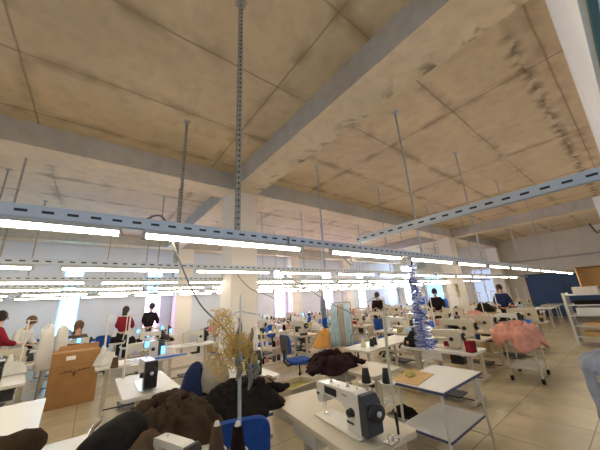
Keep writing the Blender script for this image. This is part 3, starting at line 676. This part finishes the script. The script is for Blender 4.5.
for k, (dx, dy, zt, L_) in enumerate(((.0, .02, 1.5, .34), (.09, .0, 1.42, .3), (.06, -.03, 1.24, .28), (-.02, -.02, 1.25, .2), (.12, -.02, 1.2, .16))):
    b = MB(); pts = [(.89 + dx + .012 * math.sin(i * .9 + k), 1.92 + dy, zt + .05 - L_ * .8 * i / 9) for i in range(10)]
    b.tube(pts, .012, 8, rr=[.006 + .016 * math.sin(math.pi * i / 9) for i in range(10)]); tag(b.build('ribbon_hank', 'ribbon'), 'grey ribbon hank on the yarn pole, %s' % ('uppermost', 'right of the uppermost', 'hanging in the middle', 'hanging left of the pole', 'rightmost and lowest')[k], 'ribbon')
# tinsel garland
def garland(x, y, z0, z1, r0, r1, label, seed):
    q = random.Random(seed); b = MB()
    for k in range(800):
        u = q.random(); z = z0 + (z1 - z0) * u; R0 = (r0 + (r1 - r0) * (1 - u)) * (.55 + .45 * abs(math.sin(u * 34))); t = q.random() * 6.283
        ex = Vector((x + math.cos(t) * R0, y + math.sin(t) * R0, z + q.gauss(0, .012))); c = Vector((x + .015 * math.sin(u * 20), y, z)); s_ = Vector((-math.sin(t), math.cos(t), .6)) * .0048
        b.cur = 1 if q.random() < .6 else 0
        b.add([c - s_, c + s_, ex + s_, ex - s_], [(0, 1, 2, 3)])
    b.cur = 0; b.tube([(x + .015 * math.sin(i * 2), y, z0 + (z1 - z0) * i / 10) for i in range(11)], .004)
    o = b.build('tinsel_garland', ['tinsel', 'tinsel_silver']); s_ = o.modifiers.new('s', 'SOLIDIFY'); s_.thickness = .0006; return tag(o, label, 'garland')
garland(3.34, 1.86, .98, 2.02, .06, .13, 'blue and silver tinsel garland hanging from the nearest lamp rail', 1)
garland(3.47, 1.98, .98, 1.85, .035, .075, 'thinner tinsel garland hanging just right of the thick one', 2)
cable('cord', [(3.34, 1.83, 2.1), (3.33, 1.84, 2.06), (3.34, 1.86, 2.0)], .012, 'dark blue cord tying the tinsel garland to the rail', 'navy', 'cord')
cable('cord', [(3.47, 1.83, 2.1), (3.47, 1.9, 1.98), (3.47, 1.98, 1.84)], .004, 'thin cord holding the thinner tinsel garland', 'cable', 'cord')

# ------------------------------------------------------------------ left area
def box_thing(x, y, rz):
    t = empty('cardboard_box', (x, y, 0), rz, 'tall brown cardboard box with white label standing on the floor at left', 'box')
    b = MB().box(-.37, .37, -.25, .25, 0, .94); b.build('body', 'card', t, bevel=.004)
    MB().box(-.36, .36, -.255, -.25, .70, .703).build('crease', 'ink', t)
    f = MB(); f.add([(-.3, .25, .94), (.37, .25, .94), (.37, .27, 1.04), (-.27, .27, 1.02)], [(0, 1, 2, 3), (3, 2, 1, 0)]); fo = f.build('flap', 'card', t); s = fo.modifiers.new('s', 'SOLIDIFY'); s.thickness = .006
    MB().box(-.16, -.02, -.256, -.25, .80, .87).build('label', 'paper', t)
    p = MB()
    pts = [(-.22, .58), (-.12, .6), (0, .575), (.12, .6), (.24, .61)]
    for i in range(len(pts) - 1):
        (xa, za), (xb, zb) = pts[i], pts[i + 1]; p.add([(xa, -.253, za - .008), (xb, -.253, zb - .008), (xb, -.253, zb + .006), (xa, -.253, za + .006)], [(0, 1, 2, 3)])
    for xx in (-.15, -.08, -.02, .05, .11, .17): p.box(xx, xx + .03, -.254, -.251, .6, .615)
    p.box(-.02, .0, -.254, -.251, .5, .58); p.box(-.03, .03, -.254, -.251, .535, .555); p.build('printed_mark', 'ink', t)
box_thing(-.14, 7.4, R(4))
station(.66, 4.25, 0, T_WH, M_BL, 'left of the column', my=-.2, tcol='white', mcol='black-backed', stand=True, cones=('brown', None), sx=-.2, sy=.5)
station(.76, 6.2, R(90), T_WH, M_WH, 'right of the cardboard box', tcol='white', my=-.1, cones=('white', 'white'))
station(2.05, 7.4, R(90), T_WH, M_BL, 'between box and column', tcol='white', cones=('brown', 'black'))
station(-1.0, 6.3, R(8), T_WH, M_BL, 'left of the cardboard box, nearest', tcol='white', my=-.2, cones=('white', 'black'))
station(-1.75, 6.5, R(8), T_WH, M_BE, 'at the far left edge', tcol='white', cones=('white', 'cream'), mcol='beige')
station(-.3, 9.0, R(90), T_WH, M_WH, 'behind the cardboard box', tcol='white', cones=('white', 'white'))
station(1.3, 8.8, R(90), T_WH, M_BL, 'before the person in red', tcol='white', cones=('black', 'white'))
station(-1.35, 8.0, R(84), T_WH, M_BE, 'before the person in white', tcol='white', cones=('blue', 'white'), mcol='beige')
heap('clothes_heap', -1.1, 8.0, .75, .26, .2, .24, 'greyc', 35, 'grey clothes on the table before the person in white', n=22)
heap('clothes_heap', -1.6, 7.95, .75, .2, .16, .2, 'orange', 36, 'orange clothes on the table before the person in white', n=22)
heap('clothes_heap', -.95, 6.75, .75, .2, .16, .2, 'whitec', 37, 'white clothes on the table left of the cardboard box', n=22)
station(1.1, 10.25, R(90), T_WH, M_WH, 'at the feet of the red-vested person', tcol='white', cones=('white', 'pink'))
heap('clothes_heap', .7, 10.2, .75, .22, .2, .2, 'blackc', 38, 'black clothes nearest the person in red', n=22)
station(-.6, 10.6, R(90), T_WH, M_BL, 'along the far left wall', tcol='white', cones=('blue', 'white'))
station(1.9, 10.9, R(90), T_WH, M_WH, 'under the pink window on the left', tcol='white', cones=('pink', 'white'))
heap('clothes_heap', .3, 6.25, .75, .16, .16, .2, 'whitec', 31, 'white cloth bundle on the table right of the cardboard box', n=20)
heap('clothes_heap', 1.28, 6.2, .75, .16, .16, .18, 'whitec', 32, 'white cloth bundle at the right end of that table', n=20)
heap('clothes_heap', .95, 8.7, .75, .25, .2, .2, 'blackc', 33, 'black clothes on the table before the person in red', n=22)
heap('clothes_heap', 1.75, 8.75, .75, .25, .2, .16, 'blackc', 34, 'black clothes under the pink window on the left', n=22)
o = MB().box(.93, 1.6, 5.9, 5.95, .751, .775).build('steel_rule', 'bluebin'); tag(o, 'long blue rule along the edge of the table right of the box', 'ruler')
t = plain_table(-2.6, 11.6, 3.6, .8, 0, 'long grey bench against the far left wall loaded with dark clothes', 'greymelt')
for k in range(9):
    heap('clothes_heap', -4.1 + k * .44, 11.55, .75, .26, .3, .42 + .1 * math.sin(k * 2), ['greyc', 'blackc', 'bluegrey', 'whitec', 'brownc', 'greyc', 'blackc', 'whitec', 'bluegrey'][k], 40 + k, 'pile of clothes on the far left bench, %s from the left' % ORD[k], n=18, group='piles on the far left bench')
for k, (x, y) in enumerate(((-.68, 7.95), (-.47, 8.2))):
    t = empty('dress_form', (x, y, 0), 0, 'white cloth-draped dress form behind the cardboard box, %s one' % ('left' if k == 0 else 'right'), 'dress form')
    MB().lathe([(.13, .6), (.13, .8), (.12, 1.0), (.11, 1.2), (.09, 1.36), (.04, 1.42)], n=14).build('body', 'whitec', t); MB().cyl((0, 0, 0), (0, 0, .6), .02).box(-.18, .18, -.02, .02, 0, .03).box(-.02, .02, -.18, .18, 0, .03).build('stand', 'grey', t)
# gooseneck lamps
def goose(x, y, z, s, label):
    t = empty('task_lamp', (x, y, z), 0, label, 'lamp')
    MB().tube([(0, 0, 0), (.02 * s, 0, .35), (.12 * s, 0, .55), (.3 * s, 0, .6), (.38 * s, 0, .5)], .022, 8).build('arm', 'greymelt', t)
    MB().lathe([(.09, -.12), (.07, -.04), (.02, .02)], (.4 * s, 0, .5), 14).build('lamp_shade', 'greymelt', t); MB().lathe([(.07, 0), (.07, .02), (.02, .03)], n=12).build('base', 'greymelt', t)
goose(-1.75, 11.3, .752, 1, 'grey gooseneck lamp at the far left, left of the blue window'); goose(-1.0, 11.3, .752, 1, 'grey gooseneck lamp right beside the blue window')
MBt = empty('floor_fan', (.42, 9.9, 0), 0, 'white pedestal fan standing left of the person in red', 'fan')
MB().cyl((0, 0, .03), (0, 0, 1.35), .02).lathe([(.2, 0), (.2, .03), (.05, .05)], n=16).build('stand', 'greymelt', MBt); fn = MB()
for k in range(12):
    a_ = k * math.pi / 6; fn.cyl((0, -.05, 1.4), (.2 * math.cos(a_), -.05, 1.4 + .2 * math.sin(a_)), .004, n=4)
for q_ in (.1, .2): fn.tube([(q_ * math.cos(i * math.pi / 8), -.05, 1.4 + q_ * math.sin(i * math.pi / 8)) for i in range(17)], .006, 5)
fn.ball((0, 0, 1.4), .06); fn.build('grille', 'greymelt', MBt)

# ------------------------------------------------------------------ sewing rows on the right
def xs_(a, p, n): return [a + p * k for k in range(n)]
rows = [(2.45, xs_(4.83, 1.2, 5), 'front row'), (4.25, xs_(6.3, 1.2, 10), 'second row'), (6.4, xs_(4.75, 1.2, 11), 'third row'),
        (8.1, xs_(3.5, 1.25, 12), 'fourth row'), (9.7, xs_(3.7, 1.3, 10), 'fifth row'), (11.4, xs_(4.0, 1.35, 10), 'back row')]
hm = [('blackc', 'black'), ('whitec', 'white'), ('pink', 'salmon pink'), ('lightblue', 'pale blue'), ('bluegrey', 'slate blue'), ('greyc', 'grey'), ('whitec', 'white'), ('orange', 'orange'), ('brownc2', 'brown'), ('olive', 'olive yellow')]
hi = 50
small = [('red', 'red'), ('black', 'black'), ('charcoal', 'charcoal'), ('bluebin', 'blue'), ('brownc', 'dark brown'), ('whitec', 'white'), ('pink', 'pink'), ('navy', 'navy'), ('olive', 'olive')]
for r, (y, xs, rn) in enumerate(rows):
    for k, x in enumerate(xs):
        wh = 'in the %s, %s from the left' % (rn, ORD[k]); flip = R(180) if (r % 2) else 0
        mp, mc = [(M_BE, 'beige'), (M_WH, 'white'), (M_BE, 'beige'), (M_BL, 'black-backed'), (M_BE, 'beige'), (M_BE, 'beige')][(k * 5 + r) % 6]
        jx, jy, ja = rnd.uniform(-.06, .06), rnd.uniform(-.05, .05), R(rnd.uniform(-4, 4))
        tw = (k + r) % 3 == 0
        if r == 0 and 5.9 < x < 7.4: jy += .3
        station(x + jx, y + jy, flip + ja, T_WH if tw else T_BE, mp, wh, mcol=mc, tcol='white' if tw else 'beige', sx=.2, sy=.48, scm=1.12 if (k + r) % 3 else .95)
        c_, cn = hm[(k * 5 + r * 3) % 10]; yy = y + (.36 if flip else -.36) * (1 if (k + r) % 2 else -1) * .9
        if (r * 7 + k) % 5 != 1:
            big = .14 + .16 * rnd.random(); d_ = -.14
            hx = x + jx + d_; hy = y + jy + (.42 if (r % 2) else .40) * (-1 if r % 2 else 1)
            heap('clothes_heap', hx, hy, .75, .14, .16, big, c_, hi, '%s clothes on the table %s' % (cn, wh), n=18)
        if (k + r) % 2 == 0 and not (r == 0 and 5.9 < x < 7.4) and min(abs(x - a_) + abs(y + (.75 if r % 2 == 0 else -.75) - b_) for a_, b_ in ((12.6, 3.25), (9.6, 7.2), (10.7, 5.2))) > .9:
            q = (k * 3 + r) % 4; o = MB().box(-.2, .2, -.15, .15, 0, .3 + .1 * q).build(['carton', 'plastic_crate', 'carton', 'fabric_bundle'][q], ['card_light', 'bluegrey', 'beige', 'charcoal'][q], bevel=.02); o.location = (x + jx + .02, y + jy + (.75 if r % 2 == 0 else -.75) * (1 if r else .78), 0)
            tag(o, '%s on the floor beside the table %s' % (['tan carton', 'slate crate', 'beige carton', 'charcoal bundle'][q], wh), ['box', 'crate', 'box', 'bundle'][q])
        hi += 1
        for q in range(4):
            ci, cl = small[(k * 7 + r * 5 + q * 3) % 9]; ki = (k + q * 2 + r) % 3; a_ = flip + ja
            dx, dy = rot2((.17, .2, -.2, -.18)[q], (-.05, .22, .46, -.5)[q] + rnd.uniform(-.05, .05), a_)
            if ki == 0: o = MB().box(-.05, .05, -.06, .06, 0, .07 + .03 * q).build('small_box', ci, bevel=.004); nm = 'small %s box'
            elif ki == 1: o = MB().lathe([(.035, 0), (.045, .09), (.04, .09), (.032, .01)], n=12).build('cup', ci); nm = '%s cup'
            else: o = MB().cyl((-.1, 0, .03), (.1, 0, .03), .03, n=10).cyl((-.05, .05, .03), (.1, .06, .03), .022, n=10).build('cloth_roll', ci); nm = 'small %s cloth roll'
            o.location = (x + jx + dx, y + jy + dy, .751); o.rotation_euler = (0, 0, rnd.uniform(0, 3)); tag(o, (nm % cl) + ', %s, %s table from left, %s' % (rn, ORD[k], ('by needle', 'near middle', 'by stand', 'at end')[q]), ('box', 'cup', 'cloth')[ki])
# coloured goods standing out in the photograph
heap('clothes_heap', 7.25, 4.3, 1.06, .4, .35, .3, 'plum', 201, 'dark plum bundle piled over the machines before the pink window', n=24) if False else None
heap('clothes_heap', 4.55, 5.05, .55, .28, .26, .35, 'orange', 202, 'orange clothes heaped right of the blue office chair', n=24)
heap('clothes_heap', 9.3, 3.1, 1.02, .34, .26, .26, 'blackc', 204, 'black fur-like garment piled on a box in the front row', n=24)
o = MB().box(9.0, 9.6, 2.95, 3.3, 0, 1.02).build('carton', 'card_light', bevel=.005); tag(o, 'tall pale carton under the black fur-like garment', 'carton')
o = MB().box(8.1, 8.7, 2.95, 3.25, 0, .98).build('carton', 'card_light', bevel=.005); tag(o, 'tall pale carton under the salmon pink cloth in the front row', 'carton')
heap('clothes_heap', 8.4, 3.1, .98, .3, .22, .12, 'pink', 205, 'salmon pink cloth on the pale carton in the front row', n=24)
t = empty('hanging_apron', (3.55, 3.93, 0), 0, 'blue cloth hanging from the second lamp rail right of the column', 'cloth')
MB().tube([(0, 0, 2.18), (.01, 0, 1.9), (0, 0, 1.7)], .01).build('cord', 'cable', t); MB().tube([(0, 0, 1.72), (.01, 0, 1.6), (.0, 0, 1.45), (.02, 0, 1.3), (.01, 0, 1.15)], .05, 10, rr=[.02, .05, .055, .05, .04]).build('cloth', 'bluegrey', t); MB().tube([(.01, -.01, 1.3), (.01, -.01, 1.2), (.02, -.01, 1.12)], .05, 10, rr=[.052, .056, .03]).build('lower_cloth', 'blue', t)
# hanging cloth panel, pale grey-blue
t = empty('garment_rack', (4.62, 4.55, 0), R(-20), 'grey metal rack with pale blue cloth hanging behind the dark maroon heap', 'clothes rack')
MB().cyl((-.3, 0, 0), (-.3, 0, 1.55), .014).cyl((.3, 0, 0), (.3, 0, 1.55), .014).cyl((-.3, 0, 1.55), (.3, 0, 1.55), .014).box(-.32, -.28, -.25, .25, 0, .03).box(.28, .32, -.25, .25, 0, .03).build('frame', 'grey', t)
for k, (c_, xx) in enumerate((('lightblue', -.16), ('greyc', .02), ('lightblue', .18))):
    b = MB(); vs = []; n_ = 10
    for i in range(8):
        for j in range(n_ + 1): uu = j / n_ - .5; vs.append((xx + uu * .2 * (.7 + .06 * i), .03 * math.sin(j * 1.9 + k) * (i + 1) / 8, 1.52 - i * .13))
    b.add(vs, [(i * (n_ + 1) + j, i * (n_ + 1) + j + 1, (i + 1) * (n_ + 1) + j + 1, (i + 1) * (n_ + 1) + j) for i in range(7) for j in range(n_)], True)
    o = b.build('hanging_garment', c_); s_ = o.modifiers.new('s', 'SOLIDIFY'); s_.thickness = .012; o.location = (4.62, 4.55, 0); o.rotation_euler = (0, 0, R(-20)); tag(o, '%s cloth on the grey metal rack, %s' % (('pale blue', 'grey', 'pale blue')[k], ('left end', 'middle', 'right end')[k]), 'garment')
# shelving rack next to the column
t = empty('storage_rack', (3.72, 6.0, 0), 0, 'cream two-shelf rack crowded with cones right of the column', 'rack')
for z in (.25, .58, .92): MB().box(-.5, .5, -.2, .2, z, z + .025).build('shelf', 'beige', t)
for sx in (-1, 1):
    for sy in (-1, 1): MB().box(sx * .48 - .015, sx * .48 + .015, sy * .18 - .015, sy * .18 + .015, 0, 1.0).build('post', 'cream', t)
cc = list(cone_mats)
for k in range(18):
    z = (.945, .605, .275)[k // 6]; x = 3.32 + (k % 6) * .16; c = cc[(k * 5 + k // 6) % 7]
    CN[c].put((x, 5.92 + .06 * (k % 2), z), 0, '%s cone on the %s shelf of the cream rack, %s from left' % (c, ('top', 'middle', 'bottom')[k // 6], ORD[k % 6]), 'cones on the cream rack')
CH.put((3.5, 4.72, 0), R(-100), 'blue office chair with dark backrest in the aisle right of the column')
CH.put((.25, 9.9, 0), R(160), 'navy office chair by the far left window')
for k, (x, y, rz) in enumerate(((5.5, 4.9, 200), (6.9, 4.95, 160), (8.3, 5.4, 30), (4.1, 7.3, 90), (6.9, 9.0, 60), (5.5, 7.3, -30))):
    CH.put((x, y, 0), R(rz), 'blue office chair between the rows, %s from the column' % ORD[k])

# ------------------------------------------------------------------ pink trolley
t = empty('rolling_cart', (6.78, 1.78, 0), R(5), 'white rolling cart on black castors under the pink garments', 'cart')
MB().box(-.38, .38, -.24, .24, .75, .775).build('tabletop', 'white', t); MB().box(-.36, .36, -.22, .22, .2, .225).build('shelf', 'white', t)
for sx in (-1, 1):
    for sy in (-1, 1):
        l = MB().cyl((sx * .34, sy * .2, .75), (sx * .38, sy * .22, .08), .014, n=8).build('leg', 'machine', t); MB().cyl((sx * .38, sy * .22 - .02, .045), (sx * .38, sy * .22 + .02, .045), .045, n=14).build('castor', 'rubber', l)
PK = heap('clothes_heap', 6.75, 1.8, .775, .52, .42, .17, 'pink', 301, 'large heap of salmon pink garments on the white rolling cart', rot=.2, n=64, droop=.24, fold=.8)

# shelving on the right with papers
t = empty('shelving_unit', (11.1, .95, 0), 0, 'pale metal shelving unit with open shelves at the right edge', 'shelving')
for y in (-.62, .62): 
    MB().box(-.24, .42, y - .015, y + .015, .06, 1.4).build('side_panel', 'greymelt', t)
    for x in (-.22, .40): MB().box(x - .025, x + .025, y - .03, y + .03, 0, 1.42).build('post', 'greymelt', t)
for z in (.22, .5, .78, 1.06, 1.34): MB().box(-.24, .42, -.6, .6, z, z + .03).build('shelf', 'greymelt', t)
for k, (z, y, w, h_, mt, nm, lb) in enumerate(((.25, .2, .5, .12, 'card_light', 'carton', 'flat tan carton on the lowest shelf of the pale unit'), (.53, -.1, .9, .08, 'card_light', 'plank', 'yellowish board lying on the second shelf of the pale unit'), (.81, .1, .7, .2, 'greymelt', 'drawer_box', 'grey drawer box on the middle shelf of the pale unit'),
     (1.09, .05, .8, .1, 'blackc', 'fabric_stack', 'dark folded fabric on the upper shelf of the pale unit'), (1.37, .15, .5, .2, 'whitec', 'white_box', 'white box on top of the pale shelving unit beside the carton'))):
    o = MB().box(-.2, .36, y - w / 2, y + w / 2, 0, h_).build(nm, mt, bevel=.006); o.location = (11.08, .95, z + .001); tag(o, lb, 'box' if 'fabric' not in nm else 'fabric')
t = empty('cardboard_box', (11.05, .86, 1.571), R(8), 'open cardboard box on top of the pale shelving unit at right', 'box')
b = MB().box(-.2, .2, -.3, .3, 0, .02).box(.18, .2, -.3, .3, .02, .5).box(-.18, .18, -.3, -.28, .02, .5).box(-.18, .18, .28, .3, .02, .5).box(-.2, .2, -.3, .3, .5, .515).build('body', 'card_light', t)
MB().add([(-.2, -.3, .5), (-.2, .3, .5), (-.3, .3, .53), (-.3, -.3, .53)], [(0, 1, 2, 3), (3, 2, 1, 0)]).build('flap', 'card', t)
# chair with slate coat at the right edge
CH.put((4.55, .40, 0), R(95), 'office chair at the right edge hidden under a slate blue coat', scale=(.9, .9, .8))
t = empty('coat', (4.30, .42, 0), 0, 'slate blue coat draped over the chair at the right edge', 'coat')
b = MB(); vs = []; nr, nn = 16, 40
for i in range(nr):
    u = i / (nr - 1); z = .98 - .68 * u; sc_x = (.05 + .35 * min(1, u * 7) ** .5) * (1 - .28 * u); sc_y = (.03 + .22 * min(1, u * 7) ** .5) * (1 - .1 * u)
    for j in range(nn):
        t_ = 2 * math.pi * j / nn; k_ = 1 + .16 * noise.noise(Vector((math.cos(t_) * 2, math.sin(t_) * 2, u * 3))) + .06 * math.sin(t_ * 7 + u * 4) * u
        vs.append((math.cos(t_) * sc_x * k_, math.sin(t_) * sc_y * k_, z + .04 * noise.noise(Vector((math.cos(t_) * 2, math.sin(t_) * 2, 7)))))
b.add(vs, [(i * nn + j, (i + 1) * nn + j, (i + 1) * nn + (j + 1) % nn, i * nn + (j + 1) % nn) for i in range(nr - 1) for j in range(nn)] + [tuple(range(nn))], True)
o = b.build('body', 'bluegrey', t); s_ = o.modifiers.new('s', 'SOLIDIFY'); s_.thickness = .01
MB().tube([(-.3, .1, .82), (-.34, .06, .66), (-.28, .02, .45), (-.24, .0, .38)], .06, 10, rr=[.05, .065, .055, .045]).build('sleeve', 'bluegrey', t)
MB().box(-.395, -.385, .02, .1, .74, .8).build('patch', 'greyc', t)
plain_table(12.9, 2.95, 1.6, .7, 0, 'white work table before the blue gate, nearer one'); plain_table(15.6, 3.0, 1.6, .7, 0, 'white work table before the blue gate, middle one'); plain_table(18.3, 3.1, 1.6, .7, 0, 'white work table before the blue gate, farther one')
o = MB().box(-.3, .3, -.02, .02, 0, .9).box(-.28, -.24, -.25, .25, 0, .04).box(.24, .28, -.25, .25, 0, .04).build('partition_board', 'greymelt'); o.location = (18.6, 4.5, 0); tag(o, 'pale standing board near the blue gate', 'board')
# things standing tall among the machines
for k, (x, y, z, mt, lb) in enumerate(((11.2, 5.2, 1.05, 'bluebin', 'bright blue bin stacked above the machines left of the tinsel'), (13.6, 7.25, 1.15, 'bluebin', 'small blue bin near the corner windows'))):
    t = empty('plastic_bin', (x, y, .0), .2, lb, 'bin'); MB().box(-.17, .17, -.17, .17, z, z + .34).build('body', mt, t, bevel=.02); MB().box(-.2, .2, -.2, .2, 0, z).build('base', 'plum' if k == 0 else 'charcoal', t)
def spiky(x, y, z, label):
    t = empty('artificial_plant', (x, y, 0), 0, label, 'plant'); b = MB(); q = random.Random(5)
    for k in range(60):
        a_ = q.random() * 6.28; e = q.random(); L_ = .12 + .14 * q.random(); p = Vector((0, 0, z + .1 + .35 * q.random())); d = Vector((math.cos(a_), math.sin(a_), .4 + e)).normalized() * L_
        s_ = Vector((-math.sin(a_), math.cos(a_), 0)) * .012; b.add([p - s_, p + s_, p + d], [(0, 1, 2), (2, 1, 0)])
    b.build('leaves', 'olive', t); MB().cyl((0, 0, 0), (0, 0, z + .5), .012).build('stem', 'cream', t)
spiky(8.4, 3.4, 1.35, 'yellow-green artificial plant on a pole left of the tinsel')

# ------------------------------------------------------------------ people
def skinmesh(name, V, E, mt, parent, root=0, sub=2):
    me = bpy.data.meshes.new(name); me.from_pydata([v[0] for v in V], E, []); me.materials.append(M[mt]); o = bpy.data.objects.new(name, me); col.objects.link(o)
    o.parent = parent; s = o.modifiers.new('skin', 'SKIN'); s.use_smooth_shade = True
    for k, v in enumerate(V):
        sv = me.skin_vertices[0].data[k]; sv.radius = (v[1], v[1] if len(v) < 3 else v[2]); sv.use_root = (k == root)
    b = o.modifiers.new('sub', 'SUBSURF'); b.levels = sub; b.render_levels = sub; return o
def person(x, y, rz, label, top, hair, pose='stand', legs='trouser', long_hair=False, scale=1, lean=.0, z=0):
    t = empty('person', (x, y, z), rz, label, 'person'); t.scale = (scale,) * 3          # faces local -Y
    sit = pose == 'sit'; hz = .47 if sit else .95; L = lean
    def up(h, dx=0, dy=0): return (dx, dy - L * (h / .55), hz + h)
    hip = (0, 0, hz); waist = up(.16); chest = up(.36); neck = up(.53, 0, -.01); nk2 = up(.6, 0, -.03); hd = up(.70, 0, -.05); hd2 = up(.78, 0, -.04)
    V = [(hip, .13, .1), (waist, .12, .09), (chest, .14, .1), (neck, .065, .06), (nk2, .055), (hd, .078, .09), (hd2, .062, .075)]
    E = [(0, 1), (1, 2), (2, 3), (3, 4), (4, 5), (5, 6)]
    TV = [((0, 0, hz + .0), .185, .15), (waist, .18, .14), (chest, .205, .15), (up(.5), .12, .1)]; TE = [(0, 1), (1, 2), (2, 3)]
    PV = [((0, 0, hz + .06), .145, .115)]; PE = []
    for s in (-1, 1):
        i = len(V); sh = up(.47, s * .17); el = up(.2, s * .24, -.1); wr = up(.14, s * .17, -.33); pm = up(.13, s * .15, -.41)
        V += [(sh, .05), (el, .042), (wr, .028), (pm, .03, .018)]; E += [(2, i), (i, i + 1), (i + 1, i + 2), (i + 2, i + 3)]
        for f_ in range(4):
            k = len(V); L_ = (.06, .07, .065, .05)[f_]; px = pm[0] + (f_ - 1.5) * .018; V += [((px, pm[1] - .03, pm[2]), .008), ((px, pm[1] - .03 - L_, pm[2] - .025), .007)]; E += [(i + 3, k), (k, k + 1)]
        k = len(V); V += [((pm[0] - s * .035, pm[1] + .01, pm[2] - .005), .009), ((pm[0] - s * .05, pm[1] - .03, pm[2] - .015), .008)]; E += [(i + 3, k), (k, k + 1)]
        j = len(TV); TV += [(sh, .085), (el, .075), ((wr[0], wr[1] + .02, wr[2]), .055)]; TE += [(2, j), (j, j + 1), (j + 1, j + 2)]
        i = len(V); hp = (s * .09, 0, hz - .04)
        if sit: kn = (s * .11, -.42, hz + .02); an = (s * .11, -.42, .08)
        else: kn = (s * .1, -.01, .5); an = (s * .1, .02, .08)
        V += [(hp, .085), (kn, .055), (an, .038), ((an[0], an[1] - .14, .035), .035, .028)]; E += [(0, i), (i, i + 1), (i + 1, i + 2), (i + 2, i + 3)]
        j = len(PV); PV += [(hp, .115), (kn, .085), ((an[0], an[1], .12), .055)]; PE += [(0, j), (j, j + 1), (j + 1, j + 2)]
        MB().ball((an[0], an[1] - .07, .045), (.05, .14, .045), 12).build('shoe', 'black', t)
    skinmesh('body', V, E, 'skin', t); skinmesh('jacket', TV, TE, top, t, 0); skinmesh('trousers', PV, PE, legs, t)
    hb = MB().ball((hd[0], hd[1] + .03, hd[2] + .045), (.108, .118, .13), 16)
    if long_hair: hb.tube([(hd[0], hd[1] + .06, hd[2] + .02), (hd[0], hd[1] + .09, hd[2] - .14), (hd[0], hd[1] + .08, hd[2] - .28)], .08, 12, rr=[.09, .085, .05])
    hb.build('hair', hair, t)
    for s in (-1, 1): MB().ball((hd[0] + s * .03, hd[1] - .088, hd[2] + .01), .012, 8).build('eye', 'black', t)
    MB().ball((hd[0], hd[1] - .1, hd[2] - .02), (.013, .02, .022), 8).build('nose', 'skin', t)
    return t
person(.93, 11.3, R(160), 'person in a red vest over black standing at the far left', 'red', 'hair', legs='trouser', long_hair=True)
person(1.72, 11.65, R(150), 'person in black leaning over a table under the pink window', 'blackc', 'hair', lean=.12, scale=1.05)
person(-1.6, 8.75, R(120), 'standing person in maroon with dark hair at the left edge', 'red', 'hair', scale=1.0)
person(-1.4, 9.75, R(60), 'person in a white top bending over a table at the far left', 'whitec', 'hair_brown', scale=.92, lean=.2)
person(-.25, 9.9, R(10), 'seated person with brown hair behind the white dress forms', 'brownc2', 'hair_brown', pose='sit', long_hair=True, scale=1.1)
person(12.2, 3.45, R(-70), 'person in a navy top seen before the end wall near the gate', 'navy', 'hair', long_hair=True)
person(9.6, 7.2, R(-30), 'person in dark plum bent over a machine before the pink window', 'plum', 'hair', lean=.1)
person(10.7, 5.2, R(-60), 'person in black among the machines below the white corner window', 'blackc', 'hair')
for k, (x, y) in enumerate(((-.25, 9.9),)):
    o = MB().cyl((0, 0, .36), (0, 0, .4), .17, n=16).cyl((0, 0, 0), (0, 0, .36), .03).cyl((0, 0, 0), (0, 0, .02), .18, n=16).build('stool', 'grey'); o.location = (x, y, 0); tag(o, 'round grey stool under the %s' % 'seated person with brown hair', 'stool')
